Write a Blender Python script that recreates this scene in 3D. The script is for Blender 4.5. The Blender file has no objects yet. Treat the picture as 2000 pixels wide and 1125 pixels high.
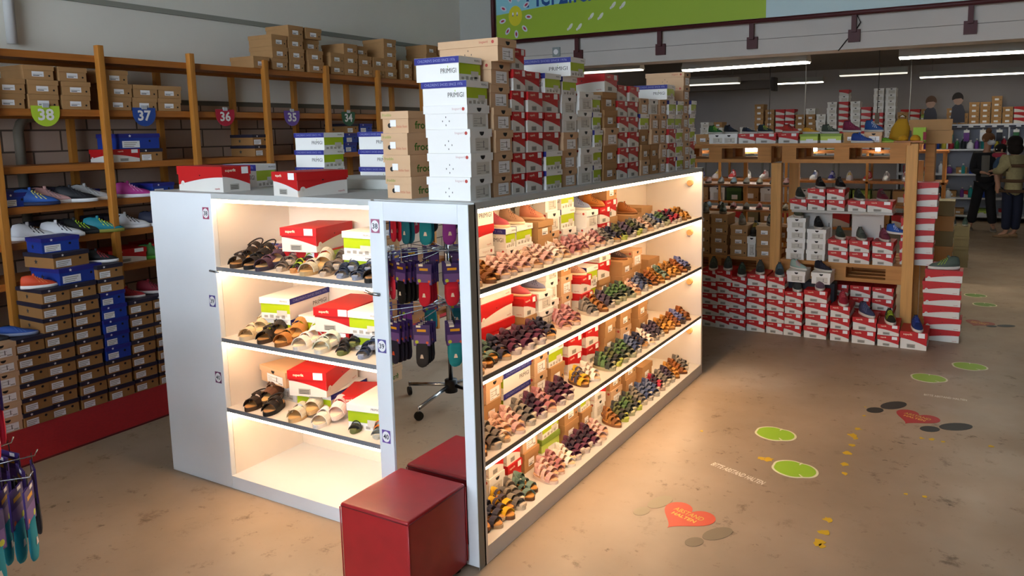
import bpy, bmesh, random
from math import sin, cos, pi, radians, atan2, sqrt, hypot
from mathutils import Vector, Matrix, Euler
RND = random.Random(11)
SC = bpy.context.scene
C = SC.collection

# ------------------------------------------------------------------ materials
def lin(c):
    return tuple(((v/12.92) if v <= 0.04045 else ((v+0.055)/1.055)**2.4) for v in c)
def hexc(h):
    h = h.lstrip('#'); return lin(tuple(int(h[i:i+2], 16)/255 for i in (0, 2, 4)))
_M = {}
def mat(h, rough=0.6, metal=0.0, var=0.0, scale=8.0, emit=0.0, spec=0.4, kind=None):
    key = (h, rough, metal, var, scale, emit, spec, kind)
    if key in _M: return _M[key]
    m = bpy.data.materials.new('m_%s_%d' % (h.strip('#'), len(_M))); m.use_nodes = True
    nt = m.node_tree; b = nt.nodes['Principled BSDF']; c = hexc(h)
    b.inputs['Roughness'].default_value = rough; b.inputs['Metallic'].default_value = metal
    b.inputs['Specular IOR Level'].default_value = spec
    b.inputs['Base Color'].default_value = (*c, 1)
    if emit:
        b.inputs['Emission Color'].default_value = (*c, 1); b.inputs['Emission Strength'].default_value = emit
    if var > 0:
        tc = nt.nodes.new('ShaderNodeTexCoord'); mp = nt.nodes.new('ShaderNodeMapping')
        n = nt.nodes.new('ShaderNodeTexNoise'); n.inputs['Scale'].default_value = scale; n.inputs['Detail'].default_value = 5
        if kind == 'wood': mp.inputs['Scale'].default_value = (9, 9, 0.7)
        if kind == 'woody': mp.inputs['Scale'].default_value = (9, 0.7, 9)
        if kind == 'woodx': mp.inputs['Scale'].default_value = (0.7, 9, 9)
        nt.links.new(tc.outputs['Object'], mp.inputs['Vector']); nt.links.new(mp.outputs[0], n.inputs['Vector'])
        r = nt.nodes.new('ShaderNodeValToRGB')
        r.color_ramp.elements[0].color = (*[v*(1-var) for v in c], 1); r.color_ramp.elements[0].position = .3
        r.color_ramp.elements[1].color = (*[min(1, v*(1+var)) for v in c], 1); r.color_ramp.elements[1].position = .7
        nt.links.new(n.outputs['Fac'], r.inputs['Fac']); nt.links.new(r.outputs['Color'], b.inputs['Base Color'])
    _M[key] = m; return m

def floor_mat():
    m = bpy.data.materials.new('worn_floor'); m.use_nodes = True; nt = m.node_tree; b = nt.nodes['Principled BSDF']
    N = nt.nodes.new; L = nt.links.new
    tc = N('ShaderNodeTexCoord')
    def noise(s, d, lo, hi, c0, c1, rough=.55):
        n = N('ShaderNodeTexNoise'); n.inputs['Scale'].default_value = s; n.inputs['Detail'].default_value = d; n.inputs['Roughness'].default_value = rough
        L(tc.outputs['Object'], n.inputs['Vector'])
        r = N('ShaderNodeValToRGB'); r.color_ramp.elements[0].position = lo; r.color_ramp.elements[1].position = hi
        r.color_ramp.elements[0].color = (*c0, 1); r.color_ramp.elements[1].color = (*c1, 1)
        L(n.outputs['Fac'], r.inputs['Fac']); return r
    a = noise(.9, 6, .3, .72, hexc('897662'), hexc('a7917b'))
    s1 = noise(6.5, 10, .565, .66, (1, 1, 1), (.42, .36, .30), .74)
    s2 = noise(1.5, 3, .44, .60, (1, 1, 1), (0, 0, 0))
    mx = N('ShaderNodeMix'); mx.data_type = 'RGBA'; mx.blend_type = 'MULTIPLY'
    L(s2.outputs['Color'], mx.inputs[0]); L(a.outputs['Color'], mx.inputs[6]); L(s1.outputs['Color'], mx.inputs[7])
    s3 = noise(17, 5, .62, .69, (1, 1, 1), (.40, .34, .28), .6); s4 = noise(2.1, 2, .48, .62, (0, 0, 0), (1, 1, 1))
    mx2 = N('ShaderNodeMix'); mx2.data_type = 'RGBA'; mx2.blend_type = 'MULTIPLY'
    L(s4.outputs['Color'], mx2.inputs[0]); L(mx.outputs[2], mx2.inputs[6]); L(s3.outputs['Color'], mx2.inputs[7])
    L(mx2.outputs[2], b.inputs['Base Color'])
    b.inputs['Roughness'].default_value = .42; b.inputs['Specular IOR Level'].default_value = .35
    rr = noise(2.2, 6, .3, .7, (.32,)*3, (.55,)*3); L(rr.outputs['Color'], b.inputs['Roughness'])
    return m
def brick_mat():
    m = bpy.data.materials.new('painted_block_wall'); m.use_nodes = True; nt = m.node_tree; b = nt.nodes['Principled BSDF']
    N = nt.nodes.new; L = nt.links.new
    tc = N('ShaderNodeTexCoord'); sp = N('ShaderNodeSeparateXYZ'); cb = N('ShaderNodeCombineXYZ')
    L(tc.outputs['Object'], sp.inputs[0]); L(sp.outputs['Y'], cb.inputs['X']); L(sp.outputs['Z'], cb.inputs['Y'])
    br = N('ShaderNodeTexBrick'); br.inputs['Scale'].default_value = 1
    br.inputs['Brick Width'].default_value = .42; br.inputs['Row Height'].default_value = .165; br.inputs['Mortar Size'].default_value = .007
    br.inputs['Color1'].default_value = (*hexc('b0937c'), 1); br.inputs['Color2'].default_value = (*hexc('bfa896'), 1)
    br.inputs['Mortar'].default_value = (*hexc('5a4c40'), 1)
    L(cb.outputs[0], br.inputs['Vector']); L(br.outputs['Color'], b.inputs['Base Color'])
    bp = N('ShaderNodeBump'); bp.inputs['Strength'].default_value = .4; bp.inputs['Distance'].default_value = .01
    L(br.outputs['Fac'], bp.inputs['Height']); bp.invert = True; L(bp.outputs[0], b.inputs['Normal'])
    b.inputs['Roughness'].default_value = .8
    return m

# ------------------------------------------------------------------ mesh builder
_TXT = {}
def text_geo(s, bold=0.0):
    k = (s, bold)
    if k not in _TXT:
        cu = bpy.data.curves.new('t', 'FONT'); cu.body = s; cu.size = 1; cu.align_x = 'CENTER'; cu.align_y = 'CENTER'
        cu.resolution_u = 2; cu.offset = bold; cu.fill_mode = 'FRONT'
        ob = bpy.data.objects.new('t', cu); C.objects.link(ob)
        dg = bpy.context.evaluated_depsgraph_get(); dg.update()
        me = bpy.data.meshes.new_from_object(ob.evaluated_get(dg))
        vs = [(v.co.x, v.co.y) for v in me.vertices]; fs = [tuple(p.vertices) for p in me.polygons]
        x0 = min(v[0] for v in vs); x1 = max(v[0] for v in vs); y0 = min(v[1] for v in vs); y1 = max(v[1] for v in vs)
        vs = [(v[0]-(x0+x1)/2, v[1]-(y0+y1)/2) for v in vs]
        _TXT[k] = (vs, fs, x1-x0, y1-y0)
        bpy.data.objects.remove(ob); bpy.data.curves.remove(cu); bpy.data.meshes.remove(me)
    return _TXT[k]

class MB:
    def __init__(s): s.v = []; s.f = []; s.mi = []; s.m = []; s.sm = []
    def mid(s, m):
        if m not in s.m: s.m.append(m)
        return s.m.index(m)
    def add(s, vs, fs, m, smooth=False):
        o = len(s.v); s.v += [tuple(v) for v in vs]; i = s.mid(m)
        for f in fs: s.f.append(tuple(o+k for k in f)); s.mi.append(i); s.sm.append(smooth)
    def quad(s, p, m): s.add(p, [tuple(range(len(p)))], m)
    def box(s, a, b, m, c=0.0):
        x0, y0, z0 = a; x1, y1, z1 = b
        if c <= 0:
            vs = [(x0,y0,z0),(x1,y0,z0),(x1,y1,z0),(x0,y1,z0),(x0,y0,z1),(x1,y0,z1),(x1,y1,z1),(x0,y1,z1)]
            s.add(vs, [(0,3,2,1),(4,5,6,7),(0,1,5,4),(1,2,6,5),(2,3,7,6),(3,0,4,7)], m)
        else:
            bm = bmesh.new(); bmesh.ops.create_cube(bm, size=1)
            for v in bm.verts: v.co = Vector(((x0+x1)/2+v.co.x*(x1-x0), (y0+y1)/2+v.co.y*(y1-y0), (z0+z1)/2+v.co.z*(z1-z0)))
            bmesh.ops.bevel(bm, geom=bm.edges[:], offset=c, segments=3, profile=.5, affect='EDGES')
            bm.verts.index_update()
            s.add([v.co[:] for v in bm.verts], [tuple(v.index for v in f.verts) for f in bm.faces], m, True); bm.free()
    def prism(s, o, z0, z1, m, mtop=None, T=None, smooth=False):
        n = len(o); vs = [(p[0], p[1], z0) for p in o]+[(p[0], p[1], z1) for p in o]
        if T: vs = [tuple(T @ Vector(v)) for v in vs]
        s.add(vs, [tuple(range(n-1, -1, -1))]+[(i, (i+1) % n, n+(i+1) % n, n+i) for i in range(n)], m)
        s.add([vs[n+i] for i in range(n)], [tuple(range(n))], mtop or m)
    def tube(s, pts, r, m, n=8, cap=True, closed=False):
        P = [Vector(p) for p in pts]; rings = []; k = len(P)
        rad = r if isinstance(r, (list, tuple)) else [r]*k
        vs = []
        for i, p in enumerate(P):
            if closed: t = P[(i+1) % k]-P[i-1]
            else: t = P[min(i+1, k-1)]-P[max(i-1, 0)]
            t.normalize(); u = t.cross(Vector((0, 0, 1)))
            if u.length < 1e-3: u = Vector((1, 0, 0))
            u.normalize(); w = u.cross(t)
            for j in range(n):
                a = 2*pi*j/n; vs.append(p+(u*cos(a)+w*sin(a))*rad[i])
        fs = []
        for i in range(k if closed else k-1):
            i2 = (i+1) % k
            for j in range(n): fs.append((i*n+j, i*n+(j+1) % n, i2*n+(j+1) % n, i2*n+j))
        if cap and not closed: fs += [tuple(range(n-1, -1, -1)), tuple((k-1)*n+j for j in range(n))]
        s.add(vs, fs, m, True)
    def loft(s, rings, m, cap=True, smooth=True):
        n = len(rings[0]); vs = [p for r in rings for p in r]; fs = []
        for i in range(len(rings)-1):
            for j in range(n): fs.append((i*n+j, i*n+(j+1) % n, (i+1)*n+(j+1) % n, (i+1)*n+j))
        if cap: fs += [tuple(range(n-1, -1, -1)), tuple((len(rings)-1)*n+j for j in range(n))]
        s.add(vs, fs, m, smooth)
    def text(s, t, h, T, m, bold=0.0, width=None, ext=None):
        vs, fs, w, hh = text_geo(t, bold); k = h/hh; kx = k if width is None else width/w
        s.add([tuple(T @ Vector((x*kx, y*k, 0))) for x, y in vs], fs, m)
        return w*kx
    def strap(s, xc, wx, yl, yr, z0, h, th, m, n=8, lean=0.0, p=1.0, taper=1.0):
        """a band arching over a foot: across y from yl to yr, peak height h"""
        vs = []; fs = []
        for i in range(n+1):
            a = pi*i/n; c = cos(a); sn = sin(a)**p
            y = (yl+yr)/2+(yr-yl)/2*(-c); z = z0+h*sn; y2 = (yl+yr)/2+((yr-yl)/2+th)*(-c); z2 = z0+(h+th)*sn
            ww = wx*(1-(1-taper)*sn)
            for (yy, zz) in ((y, z), (y2, z2)):
                for sx in (-1, 1): vs.append((xc+lean*sn*h+sx*ww/2, yy, zz))
        for i in range(n):
            a = i*4; b = a+4
            fs += [(a, a+1, b+1, b), (a+2, b+2, b+3, a+3), (a, b, b+2, a+2), (a+1, a+3, b+3, b+1)]
        fs += [(0, 2, 3, 1), (n*4, n*4+1, n*4+3, n*4+2)]
        s.add(vs, fs, m, False)
    def mesh(s, name):
        me = bpy.data.meshes.new(name); me.from_pydata(s.v, [], s.f)
        for m in s.m: me.materials.append(m)
        me.polygons.foreach_set('material_index', s.mi); me.polygons.foreach_set('use_smooth', s.sm)
        me.update(); return me

def obj(name, me, parent=None, loc=(0, 0, 0), rz=0.0, rot=None, scale=None, label=None):
    if isinstance(me, MB): me = me.mesh(name)
    o = bpy.data.objects.new(name, me); C.objects.link(o); o.location = loc
    o.rotation_euler = rot if rot else (0, 0, rz)
    if scale: o.scale = scale if isinstance(scale, (tuple, list)) else (scale,)*3
    if parent: o.parent = parent
    if label: o['label'] = label
    return o
LABELS = {}
def tag(o, label, cat, group=None):
    for old, new in ((' the ', ' '), ('white, navy and lime', 'white and lime'), (' box up of', ' up of'), (' box up in', ' up in'), (' box of', ' of'), (' of ', ' in '), (' a ', ' '), (' shoe box,', ' box,'), (' and ', '-')):
        while len(label.split()) > 16 and old in label: label = label[::-1].replace(old[::-1], new[::-1], 1)[::-1]
    n = len(label.split())
    if not 4 <= n <= 16: print('BADLABEL', n, label)
    LABELS[label] = LABELS.get(label, 0)+1
    o['label'] = label; o['category'] = cat
    if group: o['group'] = group
    return o
def thing(name, label, cat, loc=(0, 0, 0), rz=0.0, group=None, rot=None):
    o = bpy.data.objects.new(name, None); C.objects.link(o); o.location = loc; o.rotation_euler = rot if rot else (0, 0, rz)
    o.empty_display_size = .1
    return tag(o, label, cat, group)
def struct(name, mb, loc=(0, 0, 0)):
    o = obj(name, mb, None, loc); o['kind'] = 'structure'; return o
ORD = ['bottom', 'second', 'third', 'fourth', 'fifth', 'sixth', 'seventh', 'eighth', 'ninth', 'tenth', 'eleventh', 'twelfth', 'thirteenth',
       'fourteenth', 'fifteenth', 'sixteenth', 'seventeenth', 'eighteenth', 'nineteenth', 'twentieth']
def nth(i):
    if i < 20: return (['first']+ORD[1:])[i]
    n = i+1
    return '%d%s' % (n, {1: 'st', 2: 'nd', 3: 'rd'}.get(n % 10, 'th') if n not in (11, 12, 13) else 'th')
def lvl(k, n):
    if n == 1: return 'single box'
    if k == 0: return 'bottom box'
    if k == n-1: return 'top box'
    return '%s box up' % ORD[k]

# common materials
WHITE = mat('e9e7e2', .5); OFF = mat('dcd8d0', .55); CAB = mat('dfe3e6', .42, var=.02, scale=3); BLACK = mat('0d0c0c', .6); GREYP = mat('8b8a86', .7)
RED = mat('bd171a', .5); RED2 = mat('b3151b', .55); NAVY = mat('26297e', .5); DNAVY = mat('262334', .6); LIME = mat('a9c00f', .5); KRAFT = mat('ad8355', .8, var=.06, scale=5)
KRAFTP = mat('cba681', .8, var=.04, scale=5); BROWN = mat('9c7040', .8, var=.06, scale=5); BLUE = mat('1c3a94', .55); CREAM = mat('f0d9c0', .6); PRINT = mat('a9a49a', .7)
DGREY = mat('3b3936', .6); LBL = mat('eceaea', .5); LGREEN = mat('7f9a3a', .6); FGREEN = mat('3f5a1c', .6); REDTXT = mat('b5463c', .6); KHAKI = mat('7c7050', .7)
DGREEN = mat('2e4a1a', .7); PRINTL = mat('cfcabf', .7)
WOOD = mat('b9792f', .5, var=.16, scale=4, kind='wood'); WOODY = mat('a8662a', .5, var=.16, scale=4, kind='woody'); PALW = mat('b98148', .7, var=.14, scale=4, kind='woodx')
POSTW = mat('d09a58', .6, var=.12, scale=4, kind='wood')

# ------------------------------------------------------------------ shoe boxes
_BX = {}
DEF = {'red': (.30, .19, .105), 'primigi': (.24, .16, .102), 'white': (.235, .165, .1), 'kraftb': (.30, .165, .1), 'star': (.32, .187, .1),
       'blue': (.32, .187, .1), 'kraft': (.32, .19, .105), 'froddo': (.26, .16, .1), 'lime': (.26, .18, .1), 'green': (.3, .2, .1), 'khaki': (.3, .2, .1)}
def side_T(side, hl, hw, off):
    """frame on a box side: local x to the viewer's right, y up, z outwards"""
    if side == '+x': return Matrix(((0, 0, 1, hl+off), (1, 0, 0, 0), (0, 1, 0, 0), (0, 0, 0, 1)))
    if side == '-x': return Matrix(((0, 0, -1, -hl-off), (-1, 0, 0, 0), (0, 1, 0, 0), (0, 0, 0, 1)))
    if side == '-y': return Matrix(((1, 0, 0, 0), (0, 0, -1, -hw-off), (0, 1, 0, 0), (0, 0, 0, 1)))
    if side == '+y': return Matrix(((-1, 0, 0, 0), (0, 0, 1, hw+off), (0, 1, 0, 0), (0, 0, 0, 1)))
def box_meshes(kind, dims, plain=False):
    key = (kind, dims, plain)
    if key in _BX: return _BX[key]
    Lx, W, H = dims; hl, hw = Lx/2-.005, W/2-.005; lh = H*(.34 if kind in ('red', 'kraftb', 'white', 'froddo', 'kraft') else .28)
    B, Ld, S = MB(), MB(), MB(); lo = .005
    body = {'red': OFF, 'primigi': WHITE, 'white': WHITE, 'kraftb': KRAFTP, 'star': BROWN, 'blue': BLUE, 'kraft': KRAFT, 'froddo': KRAFTP, 'lime': WHITE, 'green': DGREEN, 'khaki': KHAKI}[kind]
    lid = {'red': RED, 'primigi': WHITE, 'white': WHITE, 'kraftb': KRAFTP, 'star': DNAVY, 'blue': NAVY, 'kraft': KRAFT, 'froddo': KRAFTP, 'lime': LGREEN, 'green': FGREEN, 'khaki': KHAKI}[kind]
    B.box((-hl, -hw, 0), (hl, hw, H-.004), body)
    Ld.box((-hl-lo, -hw-lo, H-lh), (hl+lo, hw+lo, H-.0006), lid)
    def P(mb, T, pts, m, k=1): mb.add([tuple(T @ Vector((x, y, k*.0004))) for x, y in pts], [tuple(range(len(pts)))], m)
    def R(mb, T, x0, y0, x1, y1, m, k=1): P(mb, T, [(x0, y0), (x1, y0), (x1, y1), (x0, y1)], m, k)
    def circ(x, y, r, n=12, a0=0, a1=2*pi): return [(x+r*cos(a0+(a1-a0)*i/n), y+r*sin(a0+(a1-a0)*i/n)) for i in range(n+(0 if a1-a0 > 6.2 else 1))]
    for sd in ('+x', '-x', '+y', '-y'):
        end = sd[1] == 'x'; hwid = hw if end else hl
        T = side_T(sd, hl, hw, .0002); TL = side_T(sd, hl+lo, hw+lo, .0002)
        if kind == 'red':
            if end: wave = [(-hwid+2*hwid*i/8, H*(.60-.34*(i/8)**1.5)) for i in range(9)]
            else: wave = [(-hwid+2*hwid*i/10, H*(.24+.34*sin(pi/2*i/10))) for i in range(11)]
            # band of red above the wave, cut into strips so it stays convex
            for i in range(len(wave)-1): P(B, T, [wave[i], wave[i+1], (wave[i+1][0], H-lh), (wave[i][0], H-lh)], RED)
            if not plain:
                if end:
                    TT = TL @ Matrix.Translation((-hwid*.45, H-lh*.5, .0005)); Ld.text('superfit', lh*.42, TT, CREAM, .02)
                    if sd == '+x': R(S, TL, hwid*.35, H-lh*.9, hwid*.85, H-lh*.1, LBL, 3)
                    R(B, T, -hwid*.5, H*.08, hwid*.15, H*.3, PRINT, 2)
                    for q in range(3): R(B, T, -hwid*.45, H*(.1+.06*q), hwid*.08, H*(.125+.06*q), DGREY, 3)
                else:
                    P(B, T, circ(-hwid*.8, H*.28, H*.13), OFF, 2); P(B, T, circ(-hwid*.8, H*.28, H*.07), PRINTL, 3)
                    TT = T @ Matrix.Translation((hwid*.75, H*.12, .001)); B.text('superfit', H*.1, TT, RED2)
                    P(B, T, circ(0, H-lh, H*.05), BLACK, 3)
        elif kind == 'primigi':
            if end:
                R(B, T, -hwid, H*.28, hwid, H-lh, LIME)
                if not plain:
                    R(B, T, hwid*.1, H*.12, hwid*.8, H*.42, PRINTL, 2)
                    for q in range(4): R(B, T, -hwid*.8+q*hwid*.4, H*.05, -hwid*.55+q*hwid*.4, H*.16+.004*(q % 2), PRINT, 2)
                    Ld.text('PRIMIGI', lh*.3, TL @ Matrix.Translation((hwid*.62, H-lh*.5, .0005)), DGREY)
            else:
                R(Ld, TL, -hwid-lo, H-lh, hwid+lo, H-.001, NAVY)
                if not plain:
                    Ld.text("CHILDREN'S SHOES SINCE 1976", lh*.42, TL @ Matrix.Translation((0, H-lh*.5, .0012)), mat('8f93c4', .5), width=hwid*1.75)
                    B.text('PRIMIGI', H*.2, T @ Matrix.Translation((hwid*.52, H*.42, .0006)), DGREY, width=hwid*.72)
                    B.text("'", H*.09, T @ Matrix.Translation((hwid*.5, H*.58, .0006)), LIME)
        elif kind in ('white', 'kraftb'):
            hole = BLACK
            if end:
                P(Ld, TL, circ(hwid*.05, H-.012, .017, 8, pi, 2*pi), hole)
                m2 = PRINTL if kind == 'white' else LBL
                if sd == '+x': R(S, T, -hwid*.5, H*.08, hwid*.75, H*.6, m2, 2)
                if not plain and sd == '+x':
                    for q in range(4): R(S, T, -hwid*.42, H*(.12+.1*q), -hwid*.1+hwid*.5*((q*3) % 2), H*(.15+.1*q), PRINT, 4)
                    R(S, T, hwid*.25, H*.2, hwid*.3, H*.5, DGREY, 4); R(S, T, hwid*.4, H*.12, hwid*.7, H*.2, PRINT, 4)
            elif not plain:
                for dx, dy in ((-.02, 0), (.02, 0), (0, .017), (0, -.017)):
                    P(B, T, [(dx*.9-.0025, H*.34+dy), (dx*.9, H*.34+dy-.005), (dx*.9+.0025, H*.34+dy), (dx*.9, H*.34+dy+.005)], DGREY)
                Ld.text('bisgaard', lh*.38, TL @ Matrix.Translation((hwid*.55, H-lh*.5, .0005)), REDTXT if kind == 'kraftb' else mat('c9a8a4', .6))
                P(Ld, TL, circ(hwid*.86, H-lh*.5, lh*.22), REDTXT)
        elif kind in ('star', 'blue'):
            sx = -hwid*.72 if end else -hwid*.2
            def starp(x, y, r): return [(x+(r if i % 2 == 0 else r*.45)*sin(2*pi*i/10), y+(r if i % 2 == 0 else r*.45)*cos(2*pi*i/10)) for i in range(10)]
            if end:
                Ld.add([tuple(TL @ Vector((x, y, .0006))) for x, y in starp(-hwid*.5, H-lh*.55, lh*.36)]+[tuple(TL @ Vector((-hwid*.5, H-lh*.55, .0006)))], [(i, (i+1) % 10, 10) for i in range(10)], LBL)
                P(B, T, circ(hwid*.5, H*.5, .0085), BLACK, 2)
                if sd == '+x': R(S, T, -hwid*.88, H*.08, -hwid*.02, H*.52, LBL, 3)
                if not plain and sd == '+x':
                    for q in range(3): R(S, T, -hwid*.8, H*(.14+.12*q), -hwid*.3+.012*q, H*(.19+.12*q), PRINT, 5)
            elif not plain:
                mm = DGREY if kind == 'star' else DNAVY
                B.add([tuple(T @ Vector((x, y, .0006))) for x, y in starp(sx, H*.4, H*.2)]+[tuple(T @ Vector((sx, H*.4, .0006)))], [(i, (i+1) % 10, 10) for i in range(10)], mm)
        elif kind == 'kraft':
            if end:
                P(B, T, circ(hwid*.72, H*.3, .007), BLACK, 2)
                if sd == '+x': R(S, T, -hwid*.45, H*.22, hwid*.35, H*.58, LBL, 2)
                if not plain and sd == '+x':
                    R(S, T, -hwid*.38, H*.36, hwid*.25, H*.4, PRINT, 4); R(S, T, -hwid*.38, H*.27, hwid*.05, H*.32, DGREY, 4)
        elif kind == 'froddo':
            if end: B.text('froddo', H*.36, T @ Matrix.Translation((0, H*.36, .0006)), mat('3f6b1f', .7), .02, width=hwid*1.3)
            elif not plain:
                Ld.text('froddo', lh*.4, TL @ Matrix.Translation((-hwid*.6, H-lh*.5, .0005)), LGREEN)
                P(B, T, circ(-hwid*.45, H*.35, .011), BLACK, 1)
                if sd == '-y': R(S, T, -hwid*.4, H*.3, hwid*.05, H*.6, LBL, 3)
                B.text('little feet', H*.12, T @ Matrix.Translation((hwid*.5, H*.3, .0006)), mat('bf7256', .7))
        elif kind == 'lime':
            R(B, T, -hwid, H*.3, hwid, H-lh, mat('b9cf5a', .6)); 
            if sd == '+x': R(S, T, -hwid*.3, H*.1, hwid*.5, H*.45, LBL, 3)
        elif kind in ('green', 'khaki') and end:
            if sd == '+x': R(S, T, -hwid*.3, H*.1, hwid*.5, H*.45, PRINTL, 3)
    r = [('body', B.mesh('box_body_'+kind)), ('lid', Ld.mesh('box_lid_'+kind))]
    if S.v: r.append(('paper_label', S.mesh('box_label_'+kind)))
    _BX[key] = r; return r
DESC = {'red': 'red and white shoe box', 'primigi': 'white shoe box with navy lid band and lime end', 'white': 'plain white shoe box', 'kraftb': 'kraft shoe box with red lid print',
        'star': 'brown shoe box with dark starred lid', 'blue': 'blue shoe box with dark lid', 'kraft': 'plain kraft shoe box', 'froddo': 'pale kraft shoe box with green print',
        'lime': 'green lidded pale shoe box', 'green': 'dark green shoe box', 'khaki': 'khaki shoe box'}
SHORT = {'red': 'red and white shoe box', 'primigi': 'white, navy and lime shoe box', 'white': 'white shoe box', 'kraftb': 'kraft shoe box', 'star': 'brown starred shoe box',
         'blue': 'blue shoe box', 'kraft': 'plain kraft box', 'froddo': 'pale kraft box', 'lime': 'light green box', 'green': 'dark green box', 'khaki': 'khaki box'}
MASS = {'shoe_boxes': [], 'cardboard_shoe_boxes': []}
CARDB = ('kraft', 'khaki', 'froddo', 'kraftb', 'star', 'green')  # these are shoe boxes too, split off under a cardboard name
def shoe_box(kind, loc, where, rz=0.0, dims=None, group=None, plain=False, single=False):
    d = dims or DEF[kind]
    ms = box_meshes(kind, d, plain)
    cb = kind in CARDB
    if plain:      # the many small far boxes are gathered into one object per kind
        MASS['cardboard_shoe_boxes' if cb else 'shoe_boxes'].append((ms, Matrix.Translation(loc) @ Matrix.Rotation(rz, 4, 'Z'))); return
    t = thing('cardboard_shoe_box' if cb else 'shoe_box', (SHORT[kind]+', '+where), 'cardboard shoe box' if cb else 'shoe box', loc, rz, (group+', cardboard' if cb else group) if group else None)
    for nm, me in ms: obj(nm, me, t)
    return t
def stack(kinds, x, y, z, where, rz=0.0, dims=None, group=None, jit=.006, rj=1.2, plain=False, h=None):
    """boxes piled from the bottom up; returns the top height"""
    n = len(kinds)
    for k, kd in enumerate(kinds):
        d = dims(kd) if callable(dims) else (dims or DEF[kd])
        shoe_box(kd, (x+RND.uniform(-jit, jit), y+RND.uniform(-jit, jit)*.35, z), '%s %s' % (lvl(k, n), where), rz+radians(RND.uniform(-rj, rj)), d, group, plain)
        z += d[2]
    return z

# ------------------------------------------------------------------ footwear
def sole_outline(L, W, n=28):
    pts = []
    for i in range(n):
        a = 2*pi*i/n; x = cos(a); y = sin(a)
        t = (x+1)/2
        w = (.36+.14*sin(pi*min(1, t*1.02)*.9+.2)-.085*sin(pi*t)**4*(1 if t < .7 else .9)+.10*(t**1.3))
        pts.append((x*L/2*(1-.02*y*y), y*W*w*1.02))
    return pts
_SH = {}
def sandal_meshes(style, sole, bed, c1, c2):
    key = (style, sole, bed, c1, c2)
    if key in _SH: return _SH[key]
    L, W = (.17, .075); th = .016; parts = []
    if style in ('slide', 'cork'): L, W, th = .25, .105, .026
    if style == 'sport': th = .02
    sm, bmt, m1, m2 = mat(sole, .7), mat(bed, .75), mat(c1, .55), mat(c2, .55)
    o = sole_outline(L, W); S = MB()
    S.prism(o, 0, th, sm); parts.append(('sole', S))
    F = MB(); oi = [(x*.955, y*.93) for x, y in o]
    F.prism(oi, th-.001, th+.004, bmt); parts.append(('footbed', F))
    hw = W*.47; zt = th*.75
    if style in ('slide', 'cork'):
        A = MB(); A.strap(L*.20, .062, -hw*1.02, hw*1.02, zt, .052, .0035, m1, 10, lean=-.12); parts.append(('toe_strap', A))
        D = MB(); D.strap(-L*.03, .05, -hw*.93, hw*.93, zt, .066, .0035, m2, 10, lean=-.15); parts.append(('instep_strap', D))
        K = MB(); K.box((L*.19, -hw*.99-.004, zt+.022), (L*.22, -hw*.99+.003, zt+.036), mat('b9a26a', .3, .9)); K.box((-L*.04, -hw*.9-.004, zt+.024), (-L*.01, -hw*.9+.003, zt+.04), mat('b9a26a', .3, .9)); parts.append(('buckles', K))
        if style == 'cork':
            H = MB(); n = 12
            H.tube([(-L*.05-L*.36*sin(pi*i/n), hw*.9*cos(pi*i/n), th+.045+.012*sin(pi*i/n)) for i in range(n+1)], .005, m1, 6); parts.append(('heel_strap', H))
    else:
        A = MB(); A.strap(L*.25, .03, -hw, hw, zt, .030, .003, m1, 8, lean=-.15); parts.append(('toe_strap', A))
        D = MB(); D.strap(L*.04, .022 if style == 'sandal' else .03, -hw*.9, hw*.9, zt, .040, .003, m2, 8, lean=-.2)
        parts.append(('instep_strap', D))
        H = MB(); n = 12; vs = []; z0 = th if style == 'sport' else th+.012
        for i in range(n+1):
            a = pi*i/n; k = sin(a)
            x = -L*.13-L*.31*k; y = hw*.84*cos(a); zz = th+.036+.02*k
            vs += [(x, y, z0), (x*.97, y*.94, zz)]
        fs = [(2*i, 2*i+1, 2*i+3, 2*i+2) for i in range(n)]
        v2 = vs+[(x*.985+.0015, y*.95, z) for x, y, z in vs]; b = len(vs)
        f2 = fs+[(b+a, b+d, b+c, b+bb) for a, bb, c, d in fs]+[(2*i+1, b+2*i+1, b+2*i+3, 2*i+3) for i in range(n)]
        H.add(v2, f2, m1, True); parts.append(('heel_counter', H))
        K = MB(); K.strap(-L*.13, .016, -hw*.86, hw*.86, th+.01, .046, .003, m2, 8, lean=-.1); parts.append(('ankle_strap', K))
        if style == 'sport':
            T = MB(); T.box((L*.37, -W*.27, th*.6), (L*.485, W*.27, th+.011), sm, .006); parts.append(('toe_cap', T))
    r = [(n_, p.mesh('shoe_'+n_)) for n_, p in parts]; _SH[key] = r; return r
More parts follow.
